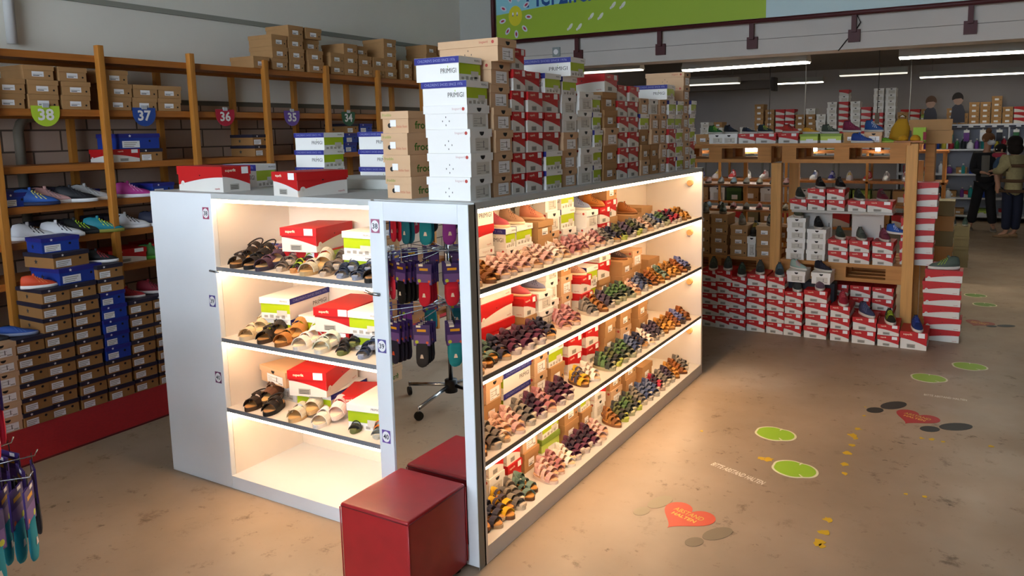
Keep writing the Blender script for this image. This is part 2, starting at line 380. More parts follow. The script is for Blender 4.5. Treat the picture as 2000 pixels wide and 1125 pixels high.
def shoe_meshes(style, up, sole, accent, L=.28):
    key = (style, up, sole, accent, L)
    if key in _SH: return _SH[key]
    W = L*.36; k = L/.28; o = sole_outline(L, W); S = MB(); mu, ms, ma = mat(up, .6), mat(sole, .6), mat(accent, .6)
    th = .026*k; n = len(o)
    rings = [[(x, y, 0) for x, y in o], [(x*1.02, y*1.03, th*.5) for x, y in o], [(x, y*.98, th+(.012*k if True else 0)*max(0, -x/L)) for x, y in o]]
    S.loft(rings, ms); U = MB()
    hi = {'trainer': .122, 'bootie': .155, 'slipon': .088}[style]*k
    ST = [(0, .45), (.012, .72), (.05, .93), (.14, 1.0), (.26, 1.0), (.36, .95), (.44, .84), (.54, .70), (.66, .58), (.78, .50), (.88, .42), (.95, .30), (.985, .20), (.998, .08)]
    def halfw(xx):
        c = max(-1, min(1, 2*xx-1)); t = (c+1)/2; y = sqrt(max(0, 1-c*c))
        w = (.36+.14*sin(pi*min(1, t*1.02)*.9+.2)-.085*sin(pi*t)**4*(1 if t < .7 else .9)+.10*(t**1.3))
        return max(.003*k, y*W*w*.98)
    def hgt(xx):
        for (x0, h0), (x1, h1) in zip(ST, ST[1:]):
            if xx <= x1: return hi*(h0+(h1-h0)*(xx-x0)/(x1-x0))
        return hi*.08
    def surf(xx, a, off=1.0):
        w = halfw(xx); h = max(th*1.15, hgt(xx)); pinch = .34 if xx < .45 else .34-.24*(xx-.45)/.55
        return ((xx-.5)*L*.985, w*off*cos(a)*(1-pinch*sin(a)**2), th*.8+(h*off-th*.8)*abs(sin(a))**.58)
    rr = [[surf(xx, pi*i/12) for i in range(13)] for xx, _ in ST]
    U.loft(rr, mu, cap=True)
    D = MB(); hole = []
    for i in range(16):
        q = 2*pi*i/16; xx = .20+.155*cos(q); hole.append(((xx-.5)*L*.985, halfw(.2)*.46*sin(q), hgt(xx)+.0022*k-(.006*k if xx > .3 else 0)))
    D.add(hole+[((.20-.5)*L*.985, 0, hi+.001*k)], [(i, (i+1) % 16, 16) for i in range(16)], mat('1a1616', .8))
    Lc = MB()
    for q in range(4):
        xx = .42+.06*q
        Lc.tube([surf(xx, pi*f, 1.03) for f in (.32, .42, .5, .58, .68)], .0035*k, ma, 5)
    St = MB()
    for sgn in (0, 1):
        for x0 in (.44, .54, .64):
            P_ = [(x0+.07, .10), (x0+.105, .10), (x0-.02, .33), (x0-.05, .33)]
            St.add([surf(px_, pi*(f if sgn == 0 else 1-f), 1.03) for px_, f in P_], [(0, 1, 2, 3)], ma)
    T = MB(); T.box(((.335-.5)*L, -W*.13, hi*.80), ((.405-.5)*L, W*.13, hi*1.08), mu, .006*k)
    r = [('sole', S.mesh('s')), ('upper', U.mesh('u')), ('opening', D.mesh('o')), ('laces', Lc.mesh('l')), ('side_stripes', St.mesh('st')), ('tongue', T.mesh('t'))]
    if style == 'slipon': r = r[:3]+r[4:5]
    _SH[key] = r; return r
def put_shoe(name, meshes, label, loc, rz, cat, group=None, scale=None, tilt=None):
    t = thing(name, label, cat, loc, rz, group, rot=(tilt[0], tilt[1], rz) if tilt else None)
    if scale: t.scale = (scale,)*3
    for nm, me in meshes: obj(nm, me, t)
    return t

# ------------------------------------------------------------------ camera (photo is an off-centre crop, hence the lens shift)
cd = bpy.data.cameras.new('camera'); cam = bpy.data.objects.new('camera', cd); C.objects.link(cam); SC.camera = cam
yaw, pit, rol, fpx, pcx, pcy = .5049, .1268, -.0165, 1472.52, 1100.76, 444.55
Fv = Vector((-sin(yaw)*cos(pit), cos(yaw)*cos(pit), -sin(pit))); Rv = Vector((cos(yaw), sin(yaw), 0)); Uv = Rv.cross(Fv)
R2 = Rv*cos(rol)+Uv*sin(rol); U2 = -Rv*sin(rol)+Uv*cos(rol)
M = Matrix((R2, U2, -Fv)).transposed().to_4x4(); M.translation = Vector((1.8371, -2.5362, 1.904)); cam.matrix_world = M
cd.sensor_fit = 'HORIZONTAL'; cd.sensor_width = 36; cd.lens = fpx/2000*36
cd.shift_x = -(pcx-1000)/2000; cd.shift_y = (pcy-562.5)/2000
cd.clip_start = .05; cd.clip_end = 80

# ------------------------------------------------------------------ the room
XL, YB, YF, XR, ZC = -4.6, -6.5, 15.0, 6.5, 4.3
wm = mat('e2ded2', .85, var=.03, scale=1.5)
b = MB(); b.box((XL-.2, YB, -.1), (XR, YF, 0), floor_mat()); struct('floor', b)
b = MB(); b.box((XL-.2, YB, 0), (XL, 6.6, 2.2), brick_mat()); b.box((XL-.2, YB, 2.2), (XL, 6.6, 2.245), mat('6b665a', .8)); b.box((XL-.2, YB, 2.245), (XL+.015, 6.6, ZC), wm); struct('wall_left', b)
b = MB(); b.box((XL, YB, 3.0), (XL+.035, 6.4, 3.045), mat('8f8f84', .8)); struct('trim_1', b)
b = MB(); b.box((XL-.2, YB, ZC), (XR, 6.6, ZC+.1), mat('c9c7bf', .8)); struct('ceiling', b)
b = MB(); b.box((XL-.2, 6.6, 3.15), (XR, YF, 3.25), mat('8f8880', .8)); struct('ceiling_far', b)
b = MB(); b.box((XL-.2, 6.55, 3.15), (XR, 6.6, ZC), wm); struct('wall_upper', b)
# far hall walls
fw = mat('a9a2a0', .8, var=.02, scale=2)
b = MB(); b.box((XL-.2, YF, 0), (XR, YF+.1, 3.25), fw); struct('wall_far', b)
b = MB(); b.box((XL-.2, 6.6, 0), (XL-.1, YF, 3.25), fw); struct('wall_hall_left', b)
b = MB(); b.box((XR, YB, 0), (XR+.1, YF, ZC), mat('67625a', .8)); struct('wall_right', b)
# front wall with a row of shop windows behind the photographer
b = MB(); fwm = mat('a7a49d', .8); WX0, WX1, WZ0, WZ1 = -3.0, 2.4, 1.3, 4.1
b.box((XL-.2, YB-.15, 0), (XR, YB, WZ0), fwm); b.box((XL-.2, YB-.15, WZ1), (XR, YB, ZC), fwm); b.box((XL-.2, YB-.15, WZ0), (WX0, YB, WZ1), fwm); b.box((WX1, YB-.15, WZ0), (XR, YB, WZ1), fwm)
struct('wall_front', b)
for i in range(3):
    x0 = WX0+1.8*i; b = MB(); fm = mat('3c3f42', .4)
    for a, c in (((x0, WZ0), (x0+.06, WZ1)), ((x0+1.74, WZ0), (x0+1.8, WZ1)), ((x0, WZ0), (x0+1.8, WZ0+.06)), ((x0, WZ1-.06), (x0+1.8, WZ1)), ((x0, 3.1), (x0+1.8, 3.15))):
        b.box((a[0], YB-.12, a[1]), (c[0], YB-.04, c[1]), fm)
    struct('window_%d' % (i+1), b)
# pillar where the beam meets the left wall, beam with a shadow groove
b = MB(); b.box((XL, 6.2, 0), (-3.95, 6.6, ZC), mat('b4b4ac', .8)); struct('trim_2', b)
bm_ = mat('c3bcb4', .8, var=.03, scale=2); b = MB()
b.box((-3.95, 6.2, 2.73), (XR, 6.55, 2.90), bm_); b.box((-3.95, 6.215, 2.90), (XR, 6.55, 2.905), mat('6e6862', .8)); b.box((-3.95, 6.2, 2.905), (XR, 6.55, 3.10), bm_)
b.box((-3.95, 6.22, 3.10), (XR, 6.52, ZC), wm)
struct('trim_3', b)
# white downpipe on the left wall
t = thing('downpipe', 'white vertical pipe on the left wall above the wooden shelving', 'pipe', (-4.53, .53, 0))
b = MB(); b.tube([(0, 0, 2.62), (0, 0, 4.28)], .035, mat('c9cac8', .5), 12); obj('pipe', b, t)
b = MB(); b.tube([(0, 0, 3.3), (0, 0, 3.35)], .042, mat('b5b6b4', .5), 12); obj('clamp', b, t)
t = thing('curved_duct', 'grey rounded duct bending down the block wall behind the shelving', 'pipe', (-4.56, .52, 0))
b = MB(); b.tube([(0, 0, 1.2), (0, 0, 1.98), (0, .02, 2.03), (0, .06, 2.07), (0, .27, 2.085)], .035, mat('6d6557', .7), 10); obj('pipe', b, t)

# banner above the beam on a dark red steel frame
t = thing('shop_banner', 'wide printed banner in blue and green hung above the beam', 'banner', (-3.9, 6.09, 3.12))
CY = mat('8fcad6', .6); GR = mat('9cb834', .6); PB = mat('bcd2d4', .6)
b = MB(); X1 = 9.6
b.box((0, 0, 0), (3.58, .012, .98), CY); b.box((3.58, 0, 0), (X1, .012, .98), PB)
b.add([(0, -.002, 0), (3.58, -.002, 0), (3.58, -.002, .62), (2.4, -.002, .52), (1.0, -.002, .40), (0, -.002, .33)], [(0, 1, 2, 3, 4, 5)], GR)
TB = Matrix(((1, 0, 0, 0), (0, 0, -1, -.003), (0, 1, 0, 0), (0, 0, 0, 1)))
obj('printed_sheet', b, t)
b = MB(); b.text('Herzlich willkommen', .30, Matrix.Translation((1.80, 0, .535)) @ TB, mat('1c4a86', .6), .01, width=2.65); b.text('Outlet', .16, Matrix.Translation((4.05, 0, .46)) @ TB, mat('3c3f86', .6), width=.6); obj('lettering', b, t)
b = MB(); sx, sz = .30, .30
def disc(mb, x, z, rx, rz_, m, y, rot=0, n=20):
    mb.add([(x+rx*cos(2*pi*i/n)*cos(rot)-rz_*sin(2*pi*i/n)*sin(rot), y, z+rx*cos(2*pi*i/n)*sin(rot)+rz_*sin(2*pi*i/n)*cos(rot)) for i in range(n)], [tuple(range(n))], m)
disc(b, sx, sz, .105, .13, mat('d8cf2b', .6), -.004)
for i in range(9):
    a = 2*pi*i/9-pi/2+.05
    disc(b, sx+.205*cos(a), sz+.235*sin(a), .052, .03, mat('cfd3dc', .6), -.004, a); disc(b, sx+.205*cos(a), sz+.235*sin(a), .028, .013, mat('b02a4c', .6), -.006, a)
for dx in (-.035, .03): disc(b, sx+dx, sz+.02, .012, .028, LBL, -.006); disc(b, sx+dx, sz+.005, .006, .014, BLACK, -.008)
obj('sun_emblem', b, t)
for i in range(8):
    x = 1.12+.30*i; z = .10+.105*i
    for q in range(2):
        x2 = x+.13*q+.0*i; z2 = z-.01*q
        if z2 > .9: continue
        b = MB(); disc(b, x2, z2, .045, .020, mat('dfe3cf', .6), -.004, .9); disc(b, x2-.035, z2-.03, .02, .014, mat('dfe3cf', .6), -.004, .9)
        obj('printed_footprint', b, t)
t = thing('banner_frame', 'dark red steel pipe frame with brackets holding the banner', 'frame', (0, 6.1, 3.1))
FR = mat('4a1a1c', .55)
b = MB(); b.tube([(-3.9, .03, 0), (6.4, .03, 0)], .028, FR, 8); obj('rail', b, t)
b = MB(); b.tube([(-3.98, .03, -.1), (-3.98, .03, 1.15)], .03, FR, 8); obj('upright', b, t)
for x in (-2.72, -1.60, -.49, .60, 1.69, 2.8):
    b = MB(); b.box((x-.025, .02, -.20), (x+.025, .06, .0), FR); b.box((x-.06, .055, -.30), (x+.06, .095, -.17), FR); obj('bracket', b, t)
t = thing('wall_socket', 'small grey square box on the beam below the banner end', 'socket', (-3.05, 6.18, 2.93))
b = MB(); b.box((-.055, 0, -.06), (.055, .03, .06), mat('8d9694', .5), .006); obj('casing', b, t)
b = MB(); b.prism([(.035*cos(2*pi*i/14), .035*sin(2*pi*i/14)) for i in range(14)], 0, .004, LBL, T=TB); obj('socket_face', b, t)
t = thing('beam_cable', 'thin dark cable drooping from a banner bracket down the beam', 'cable', (0, 6.17, 0))
b = MB(); b.tube([(.62, 0, 3.08), (.66, 0, 3.0), (.60, 0, 2.9), (.52, 0, 2.82), (.44, .02, 2.72)], .006, BLACK, 5); obj('wire', b, t)

# ------------------------------------------------------------------ the lit display island
ZT = 1.615; LL = 3.0
isl = thing('display_island', 'white lit sandal display island with open shelves and mirror end', 'display shelf', (0, 0, 0))
GREYE = mat('76787c', .5)
b = MB()
b.box((-2.172, .002, ZT-.03), (-.553, LL, ZT), mat('b9bbb8', .5)); b.box((-.553, .02, ZT-.03), (.0, LL, ZT), mat('b9bbb8', .5))
obj('top_board', b, isl)
b = MB(); b.box((-2.172, 0, 0), (-1.657, .03, ZT-.001), CAB, .004); obj('end_panel', b, isl, label='pale blue-grey blank end panel')
IN = mat('e6dcd0', .5)
b = MB()
b.box((-1.657-.018, .03, .0), (-1.657, .52, ZT-.03), IN); b.box((-.5496, .002, 0), (-.5316, .52, ZT-.03), CAB); b.box((-1.657, .50, .05), (-.55, .515, ZT-.03), IN)
b.box((-2.172, .03, 0), (-2.154, LL, ZT-.03), CAB); b.box((-.47, .03, .05), (-.455, LL, ZT-.03), IN)
b.box((-1.70, LL-.02, 0), (-.455, LL, ZT-.03), CAB); b.box((-2.154, LL-.02, 0), (-1.70, LL, ZT-.03), CAB)
obj('carcass', b, isl)
b = MB(); b.box((-.455, LL-.03, 0), (0, LL, ZT-.001), IN, .003); obj('far_end_panel', b, isl)
b = MB(); b.box((-.50, .02, 0), (0, .045, ZT-.03), IN); obj('near_end_panel', b, isl)
for y in (1.0, 2.0):
    b = MB(); b.box((-.455, y-.001, .08), (-.4535, y+.002, ZT-.03), mat('7a5a3c', .7)); obj('panel_seam', b, isl)
b = MB(); b.box((-1.657, .002, 0), (-.55, .50, .071), CAB); obj('end_plinth', b, isl)
b = MB(); b.box((-.455, .045, 0), (-.001, LL-.03, .079), OFF); obj('side_plinth', b, isl)
LED = mat('ffd9ad', .4, emit=20.0); ALU = mat('a9aaac', .35, .6)
ZS = [1.2066, .8226, .4362]; ZLs = [1.221, .8358, .4484]
for z in ZS:
    b = MB(); b.box((-1.657, .004, z), (-.5496, .50, z+.020), IN); s = obj('shelf', b, isl)
    b = MB(); b.box((-1.657, .0015, z-.001), (-.5496, .004, z+.021), GREYE); obj('edge_strip', b, s)
for z in ZLs:
    b = MB(); b.box((-.455, .045, z), (-.004, LL-.03, z+.020), IN); s = obj('shelf', b, isl)
    b = MB(); b.box((-.004, .045, z-.001), (-.0015, LL-.03, z+.021), mat('6f675e', .5)); obj('edge_strip', b, s)
for z in [1.585]+ZS:
    b = MB(); b.box((-1.657, .006, z-.016), (-.5496, .020, z-.001), LED); obj('light_strip', b, isl, label='warm white light strip under a shelf')
for z in [1.585]+ZLs:
    b = MB(); b.box((-.020, .055, z-.016), (-.006, LL-.034, z-.001), LED); obj('light_strip', b, isl, label='warm white light strip under a shelf')
for z in (1.50, 1.12, .735, .345):
    b = MB(); b.prism([(.022*cos(2*pi*i/16), .022*sin(2*pi*i/16)) for i in range(16)], 0, .03, mat('c99a63', .5), T=Matrix(((1, 0, 0, -.09), (0, 0, -1, LL-.03), (0, 1, 0, z), (0, 0, 0, 1))), smooth=False); obj('wooden_knob', b, isl)
# mirror door
b = MB(); fx0, fx1, y0, y1, zz0, zz1 = -.5475, -.002, -.022, 0, .012, ZT-.004
b.box((fx0, y0, zz0), (fx0+.085, y1, zz1), CAB, .002); b.box((fx1-.055, y0, zz0), (fx1, y1, zz1), CAB, .002)
b.box((fx0+.085, y0, zz1-.085), (fx1-.055, y1, zz1), CAB, .002); b.box((fx0+.085, y0, zz0), (fx1-.055, y1, zz0+.085), CAB, .002); dr = obj('mirror_door', b, isl)
mm = bpy.data.materials.new('mirror_glass'); mm.use_nodes = True; q = mm.node_tree.nodes['Principled BSDF']; q.inputs['Metallic'].default_value = 1; q.inputs['Roughness'].default_value = .0; q.inputs['Base Color'].default_value = (.80, .84, .83, 1)
b = MB(); b.box((fx0+.085, -.014, zz0+.085), (fx1-.055, -.008, zz1-.085), mm); obj('mirror', b, dr)
b = MB(); b.box((-.004, -.020, .0), (0.0, .03, ZT-.006), mat('8a8478', .6)); obj('corner_strip', b, isl)
b = MB(); b.box((-.553, .0, .0), (-.5485, .02, ZT-.006), mat('6f7478', .6)); obj('gap_strip', b, isl)
b = MB(); b.tube([(-.60, -.012, 1.195), (-.545, -.030, 1.19), (-.50, -.03, 1.19)], .008, mat('8f9499', .25, 1), 8); obj('door_latch', b, isl, label='chrome door latch')
b = MB(); b.tube([(-1.70, -.006, 1.205), (-1.62, -.012, 1.203)], .006, mat('8f9499', .25, 1), 8); obj('catch_plate', b, isl, label='chrome catch at the shelf edge')
def size_sticker(num, x, z, bg, yy, skew=0):
    b = MB(); T = Matrix(((1, 0, 0, x), (0, 0, -1, yy), (0, 1, 0, z), (0, 0, 0, 1)))
    h = .031
    b.add([tuple(T @ Vector(p)) for p in ((-h*.8, -h, 0), (h*.8, -h, 0), (h*.8, h, 0), (-h*.8, h, 0))], [(0, 1, 2, 3)], mat(bg, .5))
    b.add([tuple(T @ Vector((.0225*cos(2*pi*i/18), .026*sin(2*pi*i/18), .0006))) for i in range(18)], [tuple(range(18))], LBL)
    b.text(num, .024, T @ Matrix.Translation((0, 0, .0012)), mat('2a3a44', .5), .015)
    return b
for i, (num, x, z, bg) in enumerate((('38', -1.705, 1.51, 'a03a5c'), ('39', -1.705, 1.04, '4a3f86'), ('40', -1.705, .62, '6a2a5a'))):
    obj('size_sticker', size_sticker(num, x, z, bg, -.0012), isl, label='square sticker with the size %s' % num)
for i, (num, x, z, bg) in enumerate((('38', -.511, 1.50, 'a8607c'), ('39', -.505, .95, '5a5490'), ('40', -.505, .52, '6b4f9a'))):
    obj('size_sticker', size_sticker(num, x, z, bg, -.0235), isl, label='square sticker with the size %s' % num)

# red leather cube
t = thing('cube_seat', 'red leather cube seat standing in front of the tall mirror', 'stool', (-.236, -.222, 0))
RL = mat('981a1e', .34, var=.08, scale=12, spec=.5); b = MB()
bmm = bmesh.new(); bmesh.ops.create_cube(bmm, size=1)
for v in bmm.verts: v.co = Vector((v.co.x*.362, v.co.y*.375, (v.co.z+.5)*.375+.022))
bmesh.ops.bevel(bmm, geom=bmm.edges[:], offset=.012, segments=4, profile=.6, affect='EDGES')
bmm.verts.index_update(); b.add([v.co[:] for v in bmm.verts], [tuple(v.index for v in f.verts) for f in bmm.faces], RL, True); bmm.free()
obj('padded_body', b, t)
b = MB()
for s1 in (-1, 1):
    for zz in (.040, .385): b.tube([(-.176, s1*.1885, zz), (.176, s1*.1885, zz)], .0022, mat('5e0a10', .6), 5)
    b.tube([(s1*.182, -.182, .385), (s1*.182, .182, .385)], .0022, mat('5e0a10', .6), 5)
    for s2 in (-1, 1): b.tube([(s1*.1815, s2*.1875, .04), (s1*.1815, s2*.1875, .38)], .003, RL, 5)
obj('seam', b, t)
for sx in (-1, 1):
    for sy in (-1, 1):
        b = MB(); b.prism([(sx*.145+.02*cos(2*pi*i/12), sy*.15+.02*sin(2*pi*i/12)) for i in range(12)], 0, .024, BLACK); obj('foot', b, t)

# ------------------------------------------------------------------ boxes standing on top of the island
G = 'shoe boxes piled on top of the lit island'
def dw(w, h=None, **ov):
    def f(kd):
        d = DEF[kd]; return (ov.get('L', d[0]), w, h if h else d[2])
    return f
TOPS = [  # y0, y1, height per box, kinds from the bottom up, where
 (.075, .245, .102, ['white']*4+['primigi']*2, 'of the front corner stack on the island'),
 (.262, .415, .100, ['kraftb']*7, 'of the tall kraft stack behind the front corner stack'),
 (.420, .540, .096, ['red']*7, 'of the first red stack along the island top'),
 (.545, .700, .096, ['red']*6, 'of the second red stack along the island top'),
 (.710, .880, .096, ['primigi', 'primigi', 'red', 'red', 'red', 'primigi'], 'of the third mixed stack along the island top'),
 (.900, 1.065, .095, ['kraftb']*3+['white']*2+['primigi']*2, 'of the kraft and white stack mid island top'),
 (1.075, 1.250, .100, ['white']*5, 'of the all-white stack mid island top'),
 (1.258, 1.370, .098, ['primigi']*5, 'of the narrow lime stack mid island top'),
 (1.385, 1.575, .102, ['kraft', 'kraft', 'kraftb', 'kraft', 'kraft', 'red'], 'of the dark kraft stack past the island middle'),
 (1.585, 1.735, .093, ['red']*6, 'of the red stack past the island middle'),
 (1.745, 1.905, .093, ['red']*6, 'of the next red stack past the island middle'),
 (1.925, 2.070, .098, ['kraftb', 'kraft', 'kraft', 'primigi', 'kraftb'], 'of the stack with one lime box, rear half'),
 (2.085, 2.235, .098, ['kraft', 'kraft', 'kraftb', 'kraftb', 'white'], 'of the kraft stack topped in white, rear half'),
 (2.250, 2.390, .098, ['kraftb']*4+['kraftb', 'primigi'], 'of the rear kraft stack topped with a wide white box'),
 (2.400, 2.550, .098, ['red']*3+['primigi']*2+['primigi'], 'of the half red half white rear stack'),
 (2.560, 2.700, .098, ['primigi']*5, 'of the lime stack near the far island end'),
 (2.710, 2.850, .100, ['kraftb']*6+['kraftb'], 'of the tall kraft stack near the far end'),
 (2.860, 2.985, .100, ['primigi', 'red', 'primigi', 'primigi', 'primigi'], 'of the last stack at the far island end'),
]
for y0, y1, h, kinds, where in TOPS:
    w = y1-y0; z = ZT; n = len(kinds)
    for k, kd in enumerate(kinds):
        L = DEF[kd][0]
        jx = RND.uniform(-.010, .006)
        if 'front corner' in where and 'tall' not in where: jx = (-.002, .006, .004, -.006, -.008, -.040)[k]
        if kd == 'white' and 'kraft and white' in where: L = .27
        if kd == 'primigi' and 'kraft and white' in where: L, jx = ((.21, .0) if k == 5 else (.31, .05))
        if where.startswith('of the tall kraft stack behind') and k == 6: jx, L = .035, .33
        if where.startswith('of the first red'): L = .24
        if 'wide white box' in where and kd == 'primigi': jx = .05
        shoe_box(kd, (-.055-L/2+jx, (y0+y1)/2, z), '%s %s' % (lvl(k, n), where), radians(RND.uniform(-1.3, 1.3)), (L, round(w-.006, 4), h), G)
        z += h
# second row of piles behind the first, seen between the gaps
for y0, h, kinds, where in ((.60, .100, ['froddo']*3+['primigi'], 'of the stack hidden behind the pale kraft pile'),):
    z = ZT
    for k, kd in enumerate(kinds):
        shoe_box(kd, (-.53 if y0 > .9 else -.47, y0, z), '%s %s' % (lvl(k, len(kinds)), where), radians(RND.uniform(-1.5, 1.5)), (.28 if y0 > .9 else .24, .16, h), G, y0 > .9); z += h
z = ZT
for k in range(4):
    shoe_box('froddo', (-.46+(.0, -.012, -.016, -.016)[k], .225, z), '%s of the pale kraft pile left of the white stack' % lvl(k, 4), radians((-2, 1, -1, 2)[k]), (.155, .27, .098), G); z += .098
shoe_box('red', (-1.845, .165, ZT), 'the big one at the left end of the island top', radians(-4), (.42, .17, .135), G)
shoe_box('primigi', (-1.93, .47, ZT), 'single one behind the big red box, left end', radians(4), (.26, .15, .13), G)
shoe_box('red', (-1.07, .135, ZT), 'turned askew above the lit end niche', radians(-99), (.29, .215, .118), G)
z = ZT
for k in range(3): shoe_box('primigi', (-1.675+.004*k, .77, z), '%s of the left pile in the island top middle' % lvl(k, 3), radians(-1+k), (.245, .165, .102), G); z += .102
z = ZT
for k in range(3): shoe_box('primigi', (-1.26, .88, z), '%s of the pile half hidden by pale kraft boxes' % lvl(k, 3), radians(2-k), (.245, .165, .102), G); z += .102
t = thing('paper_bundle', 'grey board and wrapping paper lying flat on the island top', 'paper', (-1.05, .62, ZT), radians(8))
b = MB(); b.box((-.30, -.17, 0), (.30, .17, .055), mat('b4b5ae', .6), .006); obj('board', b, t)
put_shoe('baby_shoe', shoe_meshes('slipon', 'c9a9a4', 'e8e0da', '3c7f96', .15), 'pale pink and blue baby shoe on the island top beside white boxes', (-1.45, 1.02, ZT), radians(-20), 'shoe')

# ------------------------------------------------------------------ inside the end niche (adult sandals)
GN = 'shoe boxes in the lit end niche'
z1, z2, z3 = 1.2266+.0005, .8426+.0005, .4562+.0005
N1 = [('primigi', -1.515, .40, z1, 180, (.24, .16, .088), 'at the back left of the top end niche'),
      ('red', -1.21, .32, z1, -86, (.32, .225, .088), 'lower of two on the top end niche shelf'),
      ('red', -1.215, .295, z1+.089, -78, (.33, .215, .125), 'upper of two on the top end niche shelf'),
      ('lime', -1.02, .345, z1, -10, (.28, .22, .085), 'beside the red boxes in the top end niche'),
      ('primigi', -.80, .30, z1, -86, (.30, .20, .095), 'lower one at the right of the top end niche'),
      ('primigi', -.795, .30, z1+.096, -88, (.30, .20, .115), 'upper one at the right of the top end niche'),
      ('primigi', -1.43, .32, z2, -84, (.32, .19, .095), 'lower left one in the second end niche'),
      ('primigi', -1.435, .315, z2+.096, -80, (.34, .195, .115), 'upper left one in the second end niche'),
      ('primigi', -1.19, .345, z2, -88, (.28, .21, .12), 'low middle one in the second end niche'),
      ('red', -1.0, .31, z2, -86, (.32, .20, .075), 'lower middle one in the second end niche'),
      ('red', -1.01, .30, z2+.076, -78, (.34, .215, .125), 'upper middle one in the second end niche'),
      ('primigi', -.765, .30, z2, -86, (.28, .20, .09), 'lower right one in the second end niche'),
      ('primigi', -.765, .285, z2+.091, -84, (.32, .20, .115), 'upper right one in the second end niche'),
      ('white', -1.46, .36, z3, -96, (.26, .20, .10), 'under the kraft one in the third end niche'),
      ('kraftb', -1.47, .315, z3+.101, -100, (.28, .26, .09), 'tilted wide one at left in the third niche'),
      ('primigi', -1.21, .33, z3, -84, (.30, .235, .10), 'under the red-lidded one in the third niche'),
      ('red', -1.215, .285, z3+.101, -74, (.34, .225, .135), 'big one on top in the third end niche'),
      ('red', -.965, .325, z3, -66, (.24, .20, .11), 'flat one in the middle of the third niche'),
      ('primigi', -.785, .27, z3, -80, (.34, .21, .13), 'at the right of the third end niche'),
      ('kraftb', -.70, .40, z3+.131, 0, (.26, .10, .10), 'behind the right one in the third niche')]
for kd, x, y, z, rz, dm, where in N1: shoe_box(kd, (x, y, z), where, radians(rz), dm, GN)
# (style, sole, footbed, strap colours, colour words)
AD = {'tan': ('cork', '4a3522', 'c08a50', '2b211c', '2b211c', 'dark brown strapped cork'), 'blk': ('cork', '1d1a18', 'b98a5c', '1f1b1a', '26211f', 'black strapped cork'),
      'brn': ('cork', '55402c', 'd2a468', '5a3a28', '4b2f20', 'brown strapped cork'), 'plum': ('slide', '3c3340', 'c7a070', '4a3346', '6b4a5e', 'plum strapped'),
      'nvy': ('sport', '8a8f9e', '8d8378', '23304f', '1c2540', 'navy sport'), 'gry': ('sport', 'b9a48f', '8f8074', '7a6a5e', '5d564f', 'grey-brown sport'),
      'blu': ('sport', '5f7a3a', '5b6070', '2b4a86', '23304a', 'blue sport'), 'bei': ('slide', 'e0cba8', 'e2c08c', 'd8c09a', 'e4d3b4', 'beige strapped'),
      'cog': ('slide', '8a5a2c', 'd09a58', 'b87a3c', 'c08a4c', 'cognac strapped'), 'wht': ('slide', 'e6dcd0', 'ecd6b4', 'ece6dc', 'f0dfe0', 'white strapped'),
      'mint': ('slide', 'd8d2c4', 'ead8b8', 'c4cfc0', 'd4d8c8', 'pale green strapped'), 'slv': ('slide', 'c9a878', 'd8ac70', 'd2cbb8', 'c9c2b0', 'silver strapped'),
      'pnk': ('slide', 'e8d6c8', 'ecd0b8', 'ecd9d4', 'e6b8b8', 'pale pink strapped'), 'dkg': ('sport', '6c6f3a', '3a3836', '2e2b2b', '1d1c1d', 'black sport'),
      'org': ('sport', 'b9b4a4', '8f9a96', '5d6e78', 'd2702c', 'grey and orange sport'), 'mul': ('sport', 'c98a50', '8f4a5a', '1c1a1c', 'a8c030', 'black and lime sport')}
def adult(k, x, y, z, rz, where, tilt=None):
    st, s_, bd, c1, c2, w = AD[k]
    return put_shoe('sandal', sandal_meshes(st, s_, bd, c1, c2), '%s sandal, %s' % (w, where), (x, y, z), radians(rz), 'sandal', 'adult sandals in the end niche', .80, tilt)
ROW = [('1', z1, ['tan', 'blk', 'plum', 'gry', 'mul', 'slv', 'gry', 'nvy', 'nvy', 'blk'], .108), ('2', z2, ['bei', 'tan', 'cog', 'wht', 'mint', 'dkg', 'nvy', 'org'], .137)]
for nm, z, ks, sp in ROW:
    shelf = {'1': 'top end niche', '2': 'second end niche'}[nm]
    x0 = -1.575 if nm == '1' else -1.535
    for i, k in enumerate(ks):
        adult(k, x0+i*sp*.98+RND.uniform(-.004, .004), .095+RND.uniform(-.008, .004), z, -66+RND.uniform(-9, 9), '%s from the left, front row, %s' % (nth(i), shelf))
    for i, k in enumerate(ks[:-1]):
        # the other shoe of each pair stands behind, propped a little higher
        adult(k, x0+.005+i*sp*.98+RND.uniform(-.004, .004), .178+RND.uniform(-.006, .006), z+.040, -64+RND.uniform(-10, 6), '%s from the left, raised back row, %s' % (nth(i), shelf), tilt=(radians(0), radians(15)))
for i, (k, x, y, r) in enumerate((('tan', -1.535, .10, -72), ('blk', -1.395, .095, -66), ('slv', -1.20, .095, -70), ('wht', -1.03, .095, -66), ('dkg', -.81, .10, -62), ('org', -.665, .10, -58))):
    adult(k, x, y, z3, r, '%s from the left, front row, third end niche' % nth(i))
for i, (k, x, y, r) in enumerate((('brn', -1.50, .185, -75), ('slv', -1.17, .185, -68), ('pnk', -1.00, .185, -66), ('org', -.625, .185, -60))):
    adult(k, x, y, z3+.040, r, '%s from the left, raised back row, third end niche' % nth(i), tilt=(0, radians(15)))

